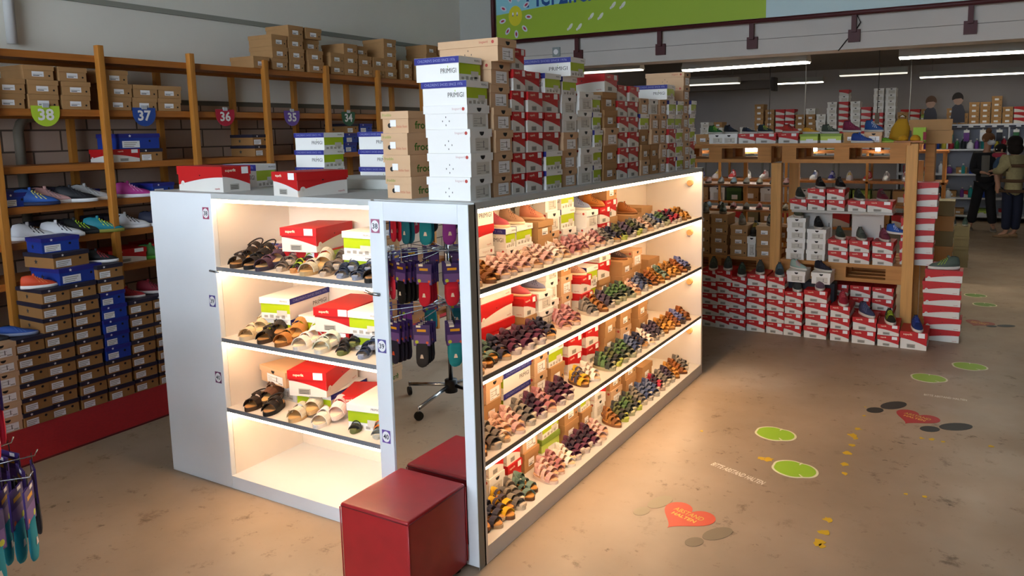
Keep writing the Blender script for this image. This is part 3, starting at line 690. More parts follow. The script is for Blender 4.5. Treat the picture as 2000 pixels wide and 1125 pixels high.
# ------------------------------------------------------------------ long side shelves (children's sandals)
GL = 'shoe boxes on the long lit shelves'
SHZ = [1.2415, .8563, .4689, .0795]
SHN = ['top long shelf', 'second long shelf', 'third long shelf', 'bottom long shelf']
LONG = [  # per shelf: y centre, width along y, [kinds], x of front, length, turned (long face to the near end)
 [(.13, .12, ['kraft', 'white'], -.23, .2), (.35, .30, ['white', 'red', 'primigi'], -.20, .22), (.56, .09, ['white', 'primigi'], -.20, .22), (.70, .16, ['primigi', 'primigi', 'white'], -.19, .24), (.90, .16, ['kraft', 'kraft', 'kraftb'], -.21, .2),
  (1.08, .15, ['kraftb', 'white', 'white'], -.20, .22), (1.26, .16, ['white', 'primigi', 'primigi'], -.20, .24), (1.45, .15, ['white', 'white', 'primigi'], -.2, .2), (1.64, .15, ['red', 'red', 'red'], -.2, .22), (1.84, .17, ['kraft', 'red', 'kraft'], -.22, .2), (2.15, .2, ['kraft'], -.2, .2), (2.45, .2, ['kraft'], -.2, .2)],
 [(.12, .13, ['white', 'white', 'white'], -.20, .22), (.27, .14, ['red', 'kraftb', 'red'], -.22, .22), (.51, .30, ['red', 'red', 'red'], -.17, .26), (.745, .12, ['kraft', 'red'], -.2, .24), (.90, .15, ['white', 'white', 'white'], -.2, .2), (1.06, .14, ['white', 'white', 'white'], -.2, .2),
  (1.22, .13, ['kraftb', 'kraftb', 'kraft'], -.2, .2), (1.38, .14, ['red', 'red'], -.2, .22), (1.55, .15, ['primigi', 'primigi'], -.2, .22), (1.74, .17, ['kraft', 'red', 'red'], -.2, .24), (1.98, .18, ['kraft', 'kraft', 'kraft'], -.2, .2), (2.25, .18, ['kraft', 'kraftb'], -.22, .2), (2.55, .2, ['kraft'], -.2, .2)],
 [(.12, .13, ['red', 'red', 'red'], -.16, .22), (.27, .14, ['red', 'red', 'red'], -.18, .22), (.45, .15, ['kraft', 'kraftb', 'kraftb'], -.17, .22), (.68, .28, ['primigi', 'primigi'], -.15, .26), (.92, .14, ['kraftb', 'kraftb', 'kraftb'], -.2, .2), (1.10, .17, ['kraft', 'primigi', 'primigi'], -.19, .24),
  (1.33, .17, ['red', 'red', 'red'], -.2, .24), (1.55, .18, ['red', 'red'], -.2, .22), (1.80, .17, ['kraft', 'kraft', 'kraft'], -.2, .2), (2.05, .18, ['kraftb', 'kraft'], -.2, .2), (2.35, .18, ['kraft', 'kraft'], -.2, .2)],
 [(.12, .14, ['kraftb', 'kraftb', 'kraftb'], -.17, .22), (.28, .14, ['kraftb', 'kraft', 'kraftb'], -.18, .22), (.46, .14, ['white', 'red', 'red'], -.18, .22), (.62, .14, ['red', 'red', 'red'], -.19, .22), (.80, .16, ['kraft', 'kraftb', 'kraft'], -.19, .22), (1.02, .20, ['lime', 'primigi', 'lime'], -.19, .24),
  (1.25, .18, ['kraft', 'kraft', 'kraft'], -.2, .24), (1.46, .14, ['kraft', 'primigi', 'primigi'], -.2, .22), (1.66, .16, ['white', 'red', 'red'], -.2, .22), (1.90, .18, ['kraftb', 'kraft', 'kraftb'], -.2, .2), (2.15, .18, ['kraft', 'kraft', 'kraftb'], -.2, .2), (2.45, .2, ['kraft'], -.2, .2)]]
FWY = {0: (.13, .56, .70, .90, 1.45, 1.64, 2.15), 1: (.745, .90, 1.38, 1.98), 2: (), 3: ()}
for si, cols in enumerate(LONG):
    for ci, (yc, w, kinds, xf, L) in enumerate(cols):
        fwc = any(abs(yc-q) < .03 for q in FWY[si])
        if fwc: kinds = kinds[:2]
        xf = -.175 if fwc else -.228
        z = SHZ[si]
        for k, kd in enumerate(kinds):
            h = {3: .112, 2: .112, 1: .12}[len(kinds)]
            Lb = .26 if fwc else .205
            if fwc: h = .098
            shoe_box(kd, (xf-Lb/2+(RND.uniform(-.008, .008)), yc, z), '%s in the %s stack from the mirror, %s' % (lvl(k, len(kinds)), nth(ci), SHN[si]), radians(RND.uniform(-2, 2))+(pi/2 if w > .25 else 0), ((w, Lb, h) if w > .25 else (Lb, w, h)), GL)
            z += h
KID = {
 'bei': ('sandal', 'd8b894', 'd9a670', 'd9b9a4', 'cfa894', 'beige'), 'pnk': ('sandal', 'e4cbb8', 'deb088', 'cfa49c', 'dcbcb0', 'pink'), 'rose': ('sandal', 'e2c4ae', 'd2a07c', 'a86a6c', 'b98a8a', 'rose'),
 'tan': ('sandal', '8a5c38', 'd09450', '8c5a34', 'a8743c', 'tan'), 'gold': ('sandal', '9a6c3c', 'd29a50', 'c98f3c', '8a5f2c', 'mustard'), 'navy': ('sandal', 'c9b090', 'd09a58', '34364a', '2c3046', 'navy'),
 'plum': ('sport', 'd8c4b4', '6a3a50', '5e2a44', '352536', 'plum'), 'grn': ('sport', 'b4b08a', '4c4a40', '3c443c', '5a7a4a', 'green and grey'), 'lime': ('sport', 'bfc45a', '55503f', '37383a', '5f6640', 'black and lime'),
 'blu': ('sport', 'c2b8a8', '5a5450', '3a4a72', '66708c', 'blue'), 'gry': ('sport', 'cdbfa8', '6f665c', '6b6662', '8c8478', 'grey'), 'brn': ('sandal', '6f4426', 'c88848', '8a4e22', '9c5c28', 'brown'),
 'wht': ('sandal', 'e8dccb', 'e6c49a', 'ece2d8', 'e9d8cf', 'white'), 'red': ('sport', 'cdb9a6', '5a4038', 'a8203a', '3a2c3c', 'crimson'), 'teal': ('sandal', '6b4a30', 'd4954a', '6f8a80', '4f6a60', 'grey-green'),
 'ind': ('sport', '5c4a3c', '6b5a4a', '5c6398', '7880b0', 'violet-blue'), 'yel': ('sandal', '6b4a30', 'd4954a', 'd9b028', '4a4656', 'yellow'), 'dkb': ('sport', 'c0b09a', '4a423c', '3c3240', '54465a', 'dark')}
SEQ = [
 ['bei', 'tan', 'pnk', 'teal', 'pnk', 'pnk', 'bei', 'wht', 'pnk', 'wht', 'bei', 'gry', 'rose', 'rose', 'wht', 'pnk', 'rose', 'gry', 'blu', 'navy', 'lime', 'dkb', 'lime', 'lime', 'gry', 'blu', 'bei', 'gry', 'blu', 'grn', 'grn', 'red', 'red', 'dkb', 'gold', 'gold', 'brn'],
 ['bei', 'teal', 'navy', 'teal', 'plum', 'plum', 'plum', 'plum', 'navy', 'wht', 'rose', 'rose', 'rose', 'bei', 'teal', 'gry', 'tan', 'dkb', 'gry', 'grn', 'grn', 'grn', 'gry', 'bei', 'blu', 'blu', 'navy', 'brn', 'gold', 'blu', 'teal', 'gold', 'gold', 'brn', 'brn', 'ind', 'ind'],
 ['tan', 'gry', 'bei', 'gry', 'pnk', 'gry', 'plum', 'pnk', 'rose', 'plum', 'plum', 'teal', 'bei', 'yel', 'pnk', 'wht', 'tan', 'grn', 'lime', 'lime', 'grn', 'grn', 'blu', 'blu', 'navy', 'navy', 'wht', 'dkb', 'dkb', 'gry', 'gold', 'gold', 'brn', 'ind', 'ind', 'brn', 'brn'],
 ['tan', 'navy', 'yel', 'navy', 'gry', 'teal', 'bei', 'pnk', 'pnk', 'rose', 'wht', 'wht', 'plum', 'plum', 'teal', 'plum', 'pnk', 'gold', 'tan', 'tan', 'lime', 'grn', 'grn', 'lime', 'gry', 'blu', 'blu', 'blu', 'red', 'red', 'gry', 'dkb', 'gold', 'gold', 'brn', 'gry', 'brn']]
for si, seq in enumerate(SEQ):
    seq = [seq[int(j*37/27)] for j in range(27)]
    y = .10
    n = len(seq)
    for i, k in enumerate(seq):
        if (si, i) in ((1, 7), (2, 9), (2, 12), (3, 5), (3, 13), (1, 10)): y += (LL-.18)/n; continue
        st, s_, bd, c1, c2, w = KID[k]
        sc = 1.0 if i < 7 else .93
        for q in range(2):
            front = q == 0
            x = (-.110 if front else -.120)+RND.uniform(-.012, .012); yy = y+(.0 if front else .054)+RND.uniform(-.004, .004)
            z = SHZ[si]+(.0 if front else .0)
            tl = None
            if not front: z += .014; tl = (radians(RND.uniform(-3, 3)), radians(6)); x -= .014
            if yy > LL-.08: continue
            put_shoe('childs_sandal', sandal_meshes(st, s_, bd, c1, c2), "%s child's sandal, %s pair from the mirror, %s shoe, %s" % (w, nth(i), 'front' if front else 'leaning rear', SHN[si]),
                     (x, yy, z), radians(RND.uniform(-24, 4)), 'sandal', "children's sandals on the long lit shelves", sc*(.95 if q else 1), tl)
        y += (LL-.18)/n
# first walkers standing on boxes
FW = [('b5505c', 'e2c39a', 'b5505c', .56, 0, .197, 'dusky pink first-walker boot on boxes, top long shelf'), ('b58a6c', 'e6d2b0', '8c6a50', .70, 0, .197, 'beige first-walker boot on boxes, top long shelf'),
      ('d88a6c', 'e2b890', 'a85a48', .90, 0, .197, 'salmon baby shoe on boxes, top long shelf'), ('7c86a0', 'd8d0c4', '4a5068', 1.45, 0, .197, 'grey-blue baby boot on boxes, top long shelf'),
      ('b4702c', 'a86a30', '5a3418', 1.64, 0, .197, 'orange-brown baby boot on boxes, top long shelf'), ('a8642c', '8a5a30', '5a3418', 2.15, 0, .0985, 'brown baby boot on the last kraft box, top long shelf'),
      ('bc5860', 'e2c39a', 'b5505c', .745, 1, .197, 'dusky pink first-walker boot on red boxes, second long shelf'), ('6a6e8a', 'c9a890', '3c4058', .90, 1, .197, 'slate baby shoe on white boxes, second long shelf'),
      ('b9907a', 'e6d2b0', '8a5a48', 1.38, 1, .197, 'beige first-walker boot on red boxes, second long shelf'), ('3a2a28', '8a5a34', '7a5a50', 1.98, 1, .197, 'black baby shoe high on kraft boxes, second long shelf'),
      ('c8404a', 'd8b090', '8a2a34', .13, 0, .197, 'coral baby shoe on the first boxes, top long shelf')]
for up, so, ac, y, si, dz, lb in FW:
    put_shoe('first_walker', shoe_meshes('bootie', up, so, ac, .145), lb, (-.255, y, SHZ[si]+dz), radians(10), 'shoe', 'first walkers on shelf boxes')

# ------------------------------------------------------------------ wooden shelving along the left wall
XP = -4.0; PY = [.115+.755*i for i in range(8)]
PYF = [.115-.755*4, .115-.755*3, .115-.755*2, .115-.755]+PY
rk = thing('wooden_shelving', 'long orange-brown wooden shelving rack along the block wall', 'shelving', (0, 0, 0))
for y in PYF:
    b = MB(); b.box((XP-.055, y-.022, 0), (XP, y+.022, 2.605), WOOD, .002); obj('front_post', b, rk)
    b = MB(); b.box((XP-.53, y-.022, 0), (XP-.48, y+.022, 2.545), WOOD); obj('back_post', b, rk)
for z, a, e in ((2.53, PYF[0], 5.4), (2.125, PYF[0], 5.4), (1.722, PYF[0], 5.4), (1.44, PYF[0], 2.5), (1.19, PYF[0], 2.5), (.915, PYF[0], 5.4), (.45, PYF[0], 5.4)):
    b = MB(); b.box((XP-.48, a-.02, z-.035), (XP-.056, e, z), WOODY); b.box((XP-.48, a-.02, z-.06), (XP-.46, e, z-.035), WOODY); obj('shelf_board', b, rk)
    b = MB(); b.box((XP-.072, a-.02, z-.05), (XP-.055, e, z-.0005), WOODY); obj('front_batten', b, rk)
ZSH = {'top': 2.5305, 'a': 2.1255, 'b': 1.7225, 'c': 1.4405, 'd': 1.1905, 'e': .9155}
# size signs clipped to the second board
def sign(num, y, col, word, w=.19):
    t = thing('size_sign', '%s shield sign with the number %s on the left wall shelving' % (word, num), 'sign', (XP-.045, y, 2.135), 0, 'size signs on the left shelving')
    b = MB(); TT = Matrix(((0, 0, 1, 0), (1, 0, 0, 0), (0, 1, 0, 0), (0, 0, 0, 1)))
    o = [(-w/2, .012), (-w/2, -.02)]+[(-w/2*cos(pi*i/10)*(1), -.035-.10*sin(pi*i/10)) for i in range(11)]+[(w/2, -.02), (w/2, .012)]
    b.prism(o[::-1], 0, .003, mat(col, .5), T=TT); obj('shield', b, t)
    b = MB(); b.text(num, .085, TT @ Matrix.Translation((0, -.05, .0045)), mat('eae6e2', .5), .03); obj('number', b, t)
    b = MB(); b.box((.0, -.02, .0), (.012, .02, .03), mat('b9babd', .4)); obj('clip', b, t)
sign('38', .463, 'b5d239', 'lime green'); sign('37', 1.195, '274a96', 'blue'); sign('36', 1.938, 'b8203a', 'red'); sign('35', 2.683, '6b4a9c', 'purple'); sign('34', 3.435, '1f5a3c', 'dark green')
GS = 'shoe boxes on the left wooden shelving'
def sb(kd, y, z, where, rz=0, dims=None, xf=-4.045): 
    d = dims or DEF[kd]; shoe_box(kd, (xf-d[0]/2, y, z), where, radians(rz), d, GS)
# board with the 38 and 37 signs
za = ZSH['a']
for i, (y, n) in enumerate(((-.53, 2), (-.325, 2), (-.115, 2), (.255, 2), (.478, 3), (.705, 3), (1.02, 3), (1.235, 2), (1.445, 2))):
    w = .205
    for k in range(n): sb('kraft', y+(.0, .012, -.012)[k]-.02, za+.102*k, '%s, %s column left of the first full post' % (lvl(k, n), nth(5-i)) if y < .8 else '%s, %s column right of the first full post' % (lvl(k, n), nth(i-6)), RND.uniform(-2, 2), (.32, w, .101))
# boxes on the very top board
zt = ZSH['top']
TB_ = [(2.36, .17, [0]), (2.58, .175, [0, 1, 2]), (2.78, .175, [0, 1, 2, 3]), (3.02, .19, [0, 1, 2, 3]), (3.30, .185, [0, 1]), (3.50, .19, [0, 1, 2]), (3.72, .19, [0, 1, 2]), (3.93, .17, [0, 1]), (4.12, .19, [0, 1, 2, 3]), (4.40, .17, [0, 1]), (4.63, .17, [0, 1]), (4.86, .19, [0, 1, 2, 3]), (5.10, .18, [0, 1, 2, 3]), (5.34, .18, [0, 1, 2])]
for i, (y, w, ks) in enumerate(TB_):
    for k in ks:
        xf = -4.03-(.05 if k == 2 and i % 3 == 0 else 0)
        shoe_box('kraft', (xf-.16, y+RND.uniform(-.008, .008), zt+.108*k), '%s of the %s column on the very top board' % (lvl(k, len(ks)), nth(i)), radians(RND.uniform(-2, 2)), (.32, w+.01, .107), 'kraft boxes on the very top board')
zb = ZSH['b']
sb('red', 1.02, zb, 'on the board under sign 37 beside a blue box', 2, (.30, .225, .10)); sb('star', 1.235, zb, 'beside the red one under sign 37', -2, (.32, .19, .10)); sb('blue', 1.14, zb+.101, 'lying on top of two boxes under sign 37', 1, (.30, .34, .12))
sb('star', 2.31, zb, 'lower one on the board under sign 35', 3); sb('star', 2.31, zb+.101, 'upper one on the board under sign 35', -1)
for k in range(3): sb(('blue', 'blue', 'star')[k], 3.45+.02*k, zb+.101*k, '%s of the pile right of sign 34' % lvl(k, 3), 2)
for k in range(3): sb(('star', 'blue', 'blue')[k], 3.70, zb+.101*k, '%s of the second pile right of sign 34' % lvl(k, 3), -2)
zc, zd, ze = ZSH['c'], ZSH['d'], ZSH['e']
sb('star', .44, zc, 'on the trainer board below sign 38', 0, (.3, .25, .115), -4.17); sb('blue', .22, zc, 'at the left end of the trainer board', 6, (.2, .16, .10), -4.07)
sb('blue', .80, zc, 'behind the post on the trainer board', -4, (.2, .17, .08), -4.2); sb('blue', 1.30, zc, 'half hidden on the trainer board right of the pink trainer', 4, (.3, .2, .1))
sb('star', .55, zd, 'on the lower trainer board below sign 38', 0, (.3, .21, .105), -4.17); sb('star', .95, zd, 'half behind the post on the lower trainer board', 3, (.3, .2, .11), -4.15)
sb('red', 1.02, ze, 'big one behind the post on the low board', -4, (.3, .30, .11), -4.12); sb('red', 1.36, ze, 'second red one on the low board', 3, (.3, .28, .12), -4.15); sb('red', .72, ze, 'left of the post on the low board', 3, (.3, .2, .12), -4.2)
TR = [('2c5aa8', '1f2a50', 'e8e070', .31, 'c', 'blue trainer on the upper trainer board below sign 38'), ('c99a96', 'dcd4d0', '8a7a80', .44, 'c', 'pale pink trainer on the upper trainer board'), ('1c1d22', 'e4e4e4', '3a3c44', .58, 'c', 'black trainer with white sole on the upper board'),
      ('b9babb', 'e0ddd6', '8a8d90', .72, 'c', 'light grey trainer beside the post, upper board'), ('b83a8c', 'e6dfe4', 'd9a0c4', 1.02, 'c', 'magenta trainer right of the post, upper board'),
      ('e4e4e6', 'e8e8e8', '15161a', .30, 'd', 'white trainer with black stripes at left, lower board'), ('dcdde0', 'e6e6e6', '1c1f2c', .46, 'd', 'white and navy trainer on the lower trainer board'), ('1e2224', '2a2c2c', 'b8e03a', .62, 'd', 'black trainer with lime heel on the lower board'),
      ('1f8090', '8a8a3a', 'c8e04a', .76, 'd', 'teal and lime trainer beside the post, lower board'), ('e2e2e4', 'e8e8e8', '202020', 1.01, 'd', 'white trainer with black stripes right of the post'), ('2c3048', 'd8d8dc', '5a5f78', 1.20, 'd', 'navy trainer half hidden by the island corner'),
      ('4f8a4a', '5cae3c', '3a4440', 1.20, 'e', 'grey and green trainer on the low board')]
for i, (up, so, ac, y, bd, lb) in enumerate(TR):
    put_shoe('trainer', shoe_meshes('trainer', up, so, ac), lb, (-4.075-.06*(i % 2), y+.05, {'c': zc, 'd': zd, 'e': ze}[bd]), radians(58), 'shoe', 'trainers on the left shelving')
sb('kraft', -.2, zb, 'on the far left board beyond the first post', 2)
# stacks on the floor against the rack
GF = 'brown and blue boxes stacked on the floor by the left rack'
COLS = [(-.36, ['kraftb']*6, 'of the leftmost pale stack on the floor'), (-.155, ['kraftb']*6, 'of the second pale stack on the floor'), (.025, ['star']*6, 'of the stack under the blue slipper'),
        (.205, ['star']*9, 'of the tall stack below the orange shoe'), (.398, ['star']*9, 'of the tall stack second from the orange shoe'), (.595, ['star']*3+['blue']*5+['star']*2, 'of the stack with five blue boxes'),
        (.792, ['star']*7, 'of the stack under the red shoes'), (.985, ['star']*7, 'of the last visible stack beside the island'), (1.18, ['star']*7, 'of the stack hidden behind the island panel')]
for y, ks, where in COLS:
    for k, kd in enumerate(ks):
        j = RND.uniform(-.008, .008)
        shoe_box(kd, (-3.65-.16+j+(.006*k if False else 0), y+RND.uniform(-.004, .004), .1005*k), '%s %s' % (lvl(k, len(ks)), where), radians(RND.uniform(-1.5, 1.5)), (.32, .186, .1), GF)
shoe_box('blue', (-3.86, .40, .9050), 'lowest of three above the tall floor stacks', radians(3), (.34, .30, .115), GF)
shoe_box('star', (-3.88, .355, 1.0205), 'middle of three above the tall floor stacks', radians(6), (.32, .26, .105), GF)
shoe_box('blue', (-3.89, .345, 1.1262), 'topmost of three above the tall floor stacks', radians(-2), (.22, .25, .105), GF)
put_shoe('trainer', shoe_meshes('trainer', 'e0502a', 'f0ece8', 'f08a5a'), 'bright orange trainer on top of a brown box stack', (-3.76, .165, .9050), radians(65), 'shoe', None, .75)
put_shoe('trainer', shoe_meshes('slipon', '2a4f9c', '8a95b4', '4a70b8'), 'blue slip-on shoe on a stack beside the first post', (-3.78, .02, .6035), radians(50), 'shoe', None, .8)
put_shoe('trainer', shoe_meshes('slipon', '1c1e26', '2c2e36', '3a3c48'), 'dark slip-on shoe on the pale stack at the left edge', (-3.80, -.15, .6035), radians(50), 'shoe', None, .8)
put_shoe('trainer', shoe_meshes('trainer', '1a1b1f', 'e2dede', 'a02a34'), 'black trainer with white sole on a stack by the post', (-3.79, .61, 1.0055), radians(55), 'shoe', None, .8)
put_shoe('trainer', shoe_meshes('trainer', 'a8242c', 'e6dad8', '5a1a20'), 'red trainer on the floor stack right of the post', (-3.78, .80, .7040), radians(50), 'shoe', None, .7)
put_shoe('trainer', shoe_meshes('trainer', '8c2034', 'e6dad8', '2a1a20'), 'dark red trainer on the last stack beside the island', (-3.79, .985, .7040), radians(45), 'shoe', None, .85)
t = thing('red_carpet', 'long red carpet runner on the floor before the left rack', 'carpet', (0, 0, 0))
b = MB(); b.box((-3.64, -4.2, 0), (-3.005, 5.4, .008), mat('9c1016', .95, var=.12, scale=60)); obj('pile', b, t)
b = MB(); b.box((-3.005, -4.2, 0), (-2.997, 5.4, .009), mat('5a1416', .9)); obj('edge_binding', b, t)

# ------------------------------------------------------------------ rolling sock rack (its reflection shows in the mirror)
RX, RY = -1.385, -1.63
rack = thing('sock_rack', 'chrome rolling rack with rings of hanging sock packs', 'rack', (RX, RY, 0))
CH = mat('b9bcc0', .2, 1)
b = MB(); b.tube([(0, 0, .12), (0, 0, 1.62)], .016, CH, 10); obj('pole', b, rack)
b = MB(); b.tube([(0, 0, .08), (0, 0, .17)], .045, BLACK, 12); obj('hub', b, rack)
for i in range(4):
    a = pi/2*i+1.54; dx, dy = cos(a), sin(a)
    b = MB(); b.tube([(.03*dx, .03*dy, .13), (.37*dx, .37*dy, .085)], .014, CH, 8); lg = obj('leg', b, rack)
    b = MB(); T = Matrix.Translation((.375*dx, .375*dy, .032)) @ Matrix.Rotation(a+.6, 4, 'Z') @ Matrix.Rotation(pi/2, 4, 'X')
    b.prism([(.031*cos(2*pi*k/16), .031*sin(2*pi*k/16)) for k in range(16)], -.011, .011, BLACK, T=T, smooth=True)
    b.tube([(.375*dx, .375*dy, .035), (.375*dx, .375*dy, .10)], .007, CH, 6); obj('caster', b, lg)
TR_R = {'upper': .38, 'middle': .44, 'lower': .52}
TIER = [('upper', 1.47), ('middle', 1.08), ('lower', .70), ]
SOCKS = ['4caf2a', 'c8203c', '1f2038', '1c8aa0', 'd83a5c', '16171c', '2a4fa0', 'b82a6a', '1a6a84', '2b2c34', '8c3aa0', '14151a']
for tn, z in TIER:
    b = MB(); n = 28; b.tube([(.10*cos(2*pi*i/n), .10*sin(2*pi*i/n), z+.03) for i in range(n)], .006, CH, 6, closed=True)
    obj('ring', b, rack)
    for i in range(15):
        a = 2*pi*i/15; b = MB(); dx, dy = cos(a), sin(a)
        rt = TR_R[tn]; b.tube([(.0, .0, z+.03), (rt*dx, rt*dy, z+.03), ((rt+.01)*dx, (rt+.01)*dy, z+.05)], .003, CH, 5); obj('arm', b, rack)
CARD = mat('3a2670', .5); CARD2 = mat('6a4f9a', .5)
def sock_proto(col):
    cm = MB(); cm.box((-.003, -.055, -.17), (.003, .055, -.035), CARD); 
    for s in (1, -1):
        T = Matrix(((0, 0, s, s*.0034), (s, 0, 0, 0), (0, 1, 0, 0), (0, 0, 0, 1)))
        def rq(x0, y0, x1, y1, m, k=0): cm.add([tuple(T @ Vector((x, y, k*.0004))) for x, y in ((x0, y0), (x1, y0), (x1, y1), (x0, y1))], [(0, 1, 2, 3)], m)
        rq(-.05, -.165, .05, -.10, CARD2); rq(-.03, -.078, .03, -.062, mat('d8a018', .5), 1)
        cm.add([tuple(T @ Vector((.033+.012*cos(2*pi*i/10), -.145+.012*sin(2*pi*i/10), .0008))) for i in range(10)], [tuple(range(10))], mat('b8c83a', .5))
        cm.add([tuple(T @ Vector((-.036+.009*cos(2*pi*i/10), -.148+.009*sin(2*pi*i/10), .0008))) for i in range(10)], [tuple(range(10))], mat('d8603a', .5))
        rq(.005, -.050, .035, -.036, LBL, 2)
    hk = MB(); hk.tube([(0, 0, -.035), (0, 0, -.012), (0, .008, .002), (0, 0, .01)], .002, BLACK, 5)
    sk = MB(); m = mat(col, .9); rings = []
    for z, w, yo, th in ((-.155, .040, 0, .008), (-.20, .042, 0, .009), (-.25, .044, .0, .011), (-.285, .040, .002, .010), (-.305, .026, .004, .008), (-.312, .008, .006, .003)):
        rings.append([(th*cos(2*pi*i/12), yo+w*sin(2*pi*i/12), z) for i in range(12)])
    sk.loft(rings, m)
    st = MB()
    for s in (1, -1):
        st.add([(s*.0125, -.012, -.25), (s*.0125, .012, -.25), (s*.0118, .006, -.225), (s*.0118, -.006, -.225)], [(0, 1, 2, 3)], mat({'1f2038': 'd0502a', '16171c': 'b02a34'}.get(col, 'e4d8d4'), .8))
    return [('card', cm.mesh('card')), ('hook', hk.mesh('hook')), ('sock', sk.mesh('sock')), ('motif', st.mesh('motif'))]
PR = {c: sock_proto(c) for c in SOCKS}
CW = {'4caf2a': 'green', 'c8203c': 'red', '1f2038': 'navy', '1c8aa0': 'turquoise', 'd83a5c': 'pink', '16171c': 'black', '2a4fa0': 'blue', 'b82a6a': 'magenta', '1a6a84': 'petrol', '2b2c34': 'dark grey', '8c3aa0': 'violet', '14151a': 'jet black'}
for ti, (tn, z) in enumerate(TIER):
    for i in range(15):
        a = 2*pi*i/15; c = SOCKS[(i*5+ti*3) % 12]
        if ti == 2 and i in (1, 2): c = '1c8aa0'
        if ti == 1 and i == 3: c = 'c8203c'
        for q, r in enumerate([TR_R[tn]-.01-.038*j for j in range(4 if i < 5 and ti else 2)]):
            t = thing('sock_pack', '%s sock pack, %s on the %s arm from the aisle, %s ring' % (CW[c], nth(q), nth(i), tn), 'socks', (RX+r*cos(a), RY+r*sin(a), z+.032), a+RND.uniform(-.12, .12), 'sock packs on the rolling rack')
            for nm, me in PR[c]: obj(nm, me, t)

# more wooden shelving and boxes beside the sock rack, seen only in the mirror
t = thing('wooden_shelf_unit', 'low wooden shelf unit of boxes seen in the mirror', 'shelving', (-2.48, -2.05, 0))
for x, y in ((.49, .42), (.49, -.42), (-.45, .42), (-.45, -.42)):
    b = MB(); b.box((x-.03, y-.03, 0), (x+.03, y+.03, 1.5), WOOD); obj('post', b, t)
for z in (.42, .85, 1.25):
    b = MB(); b.box((-.47, -.45, z), (.46, .38, z+.03), WOODY); obj('shelf_board', b, t)
for k in range(3): shoe_box('froddo', (-2.20, -1.76, .0+.12*k), '%s of the mirrored pile under the wooden unit' % lvl(k, 3), 0, (.30, .24, .118), 'boxes seen in the mirror')
for k in range(3): shoe_box('kraft', (-2.20, -1.80, .881+.12*k), '%s of the mirrored pile on the wooden unit' % lvl(k, 3), 0, (.30, .24, .118), 'boxes seen in the mirror')
for k in range(3): shoe_box('blue', (-2.60, -1.80, .451+.1*k), '%s of the mirrored blue pile' % lvl(k, 3), 0, (.30, .24, .1), 'boxes seen in the mirror')
shoe_box('green', (-2.52, -1.84, 1.281), 'on top of the unit seen in the mirror', 0, (.3, .24, .12), 'boxes seen in the mirror')
t = thing('size_board', 'pale green board reading 28 seen in the mirror', 'sign', (-2.3, -3.2, 1.42), 0)
b = MB(); b.box((-.55, -.01, -.09), (.55, 0, .03), mat('b4c07a', .6)); TM = Matrix(((-1, 0, 0, 0), (0, 0, 1, .002), (0, 1, 0, -.03), (0, 0, 0, 1)))
b.box((-.55, -.012, .03), (.55, -.002, .07), mat('1f6a2a', .6)); b.text('28', .075, TM, DGREY, .02); obj('board', b, t)
b = MB(); b.box((-.5, -.04, -1.42), (-.45, -.012, .07), WOOD); b.box((.45, -.04, -1.42), (.5, -.012, .07), WOOD); b.box((-.5, -.3, -.2), (.5, -.012, -.17), WOODY); obj('stand', b, t)
for k in range(3): shoe_box('blue' if k else 'lime', (-2.3, -3.40, 1.42-.169+.101*k-.0), '%s on the stand behind the mirrored board' % lvl(k, 3), pi/2, (.24, .3, .1), 'boxes seen in the mirror')

# ------------------------------------------------------------------ pallet rack at the end of the aisle
def pallet(mb, x0, x1, y0, y1, z0, z1, m):
    h = z1-z0; tb = h*.20
    for (a, c) in ((z1-tb, z1), (z0, z0+tb)):
        n = 5
        for i in range(n):
            w = (y1-y0)/n; mb.box((x0, y0+i*w, a), (x1, y0+i*w+w*.72, c), m)
    L = x1-x0
    for fx in (0, .5, 1):
        for fy in (0, .5, 1):
            bw = .13; bx = x0+fx*(L-bw); by = y0+fy*(y1-y0-.1)
            mb.box((bx, by, z0+tb), (bx+bw, by+.1, z1-tb), m)
pr_ = thing('pallet_rack', 'pale wooden display rack of posts and pallets at aisle end', 'rack', (0, 0, 0))
YPF = 4.72
for x, z1_ in ((-1.05, 1.575), (.145, 1.575), (1.315, 1.749)):
    for y in (YPF, YPF+.78):
        b = MB(); b.box((x-.048, y, 0), (x+.048, y+.08, z1_ if y == YPF else 1.57), POSTW, .003); obj('post', b, pr_)
for z0, z1_ in ((1.576, 1.749), (.487, .652)):
    for a, e in ((-1.0, .095), (.195, 1.265)):
        b = MB(); pallet(b, a, e, YPF+.005 if z0 > 1 else YPF+.02, YPF+.85, z0, z1_, PALW); obj('pallet', b, pr_)
b = MB(); b.box((-1.0, YPF-.03, 1.735), (1.30, YPF+.0, 1.758), PALW); obj('top_rail', b, pr_)
b = MB(); b.box((.28, YPF+.08, 1.105), (1.17, YPF+.40, 1.125), mat('b9b5ae', .5)); obj('grey_shelf', b, pr_)
for a, e in ((.30, .62), (.80, 1.08)):
    b = MB(); b.box((a, YPF+.28, .655), (e, YPF+.30, 1.105), mat('c4bfb8', .5)); b.box((e-.03, YPF+.272, .92), (e-.024, YPF+.28, .99), DGREY); obj('white_panel', b, pr_)
GP = 'red and white boxes stacked in front of the pallet rack'
RB = (.30, .185, .108)
FC = [(-.40, 5, .185), (-.255, 5, .165), (-.12, 5, .165), (.055, 5, .18), (.235, 5, .165), (.40, 4, .165), (.60, 4, .205), (.805, 3, .17), (1.005, 2, .2), (1.20, 2, .18), (1.415, 1, .215)]
FH = [.111, .113, .103, .110, .108, .104, .111, .107, .118, .098, .155]
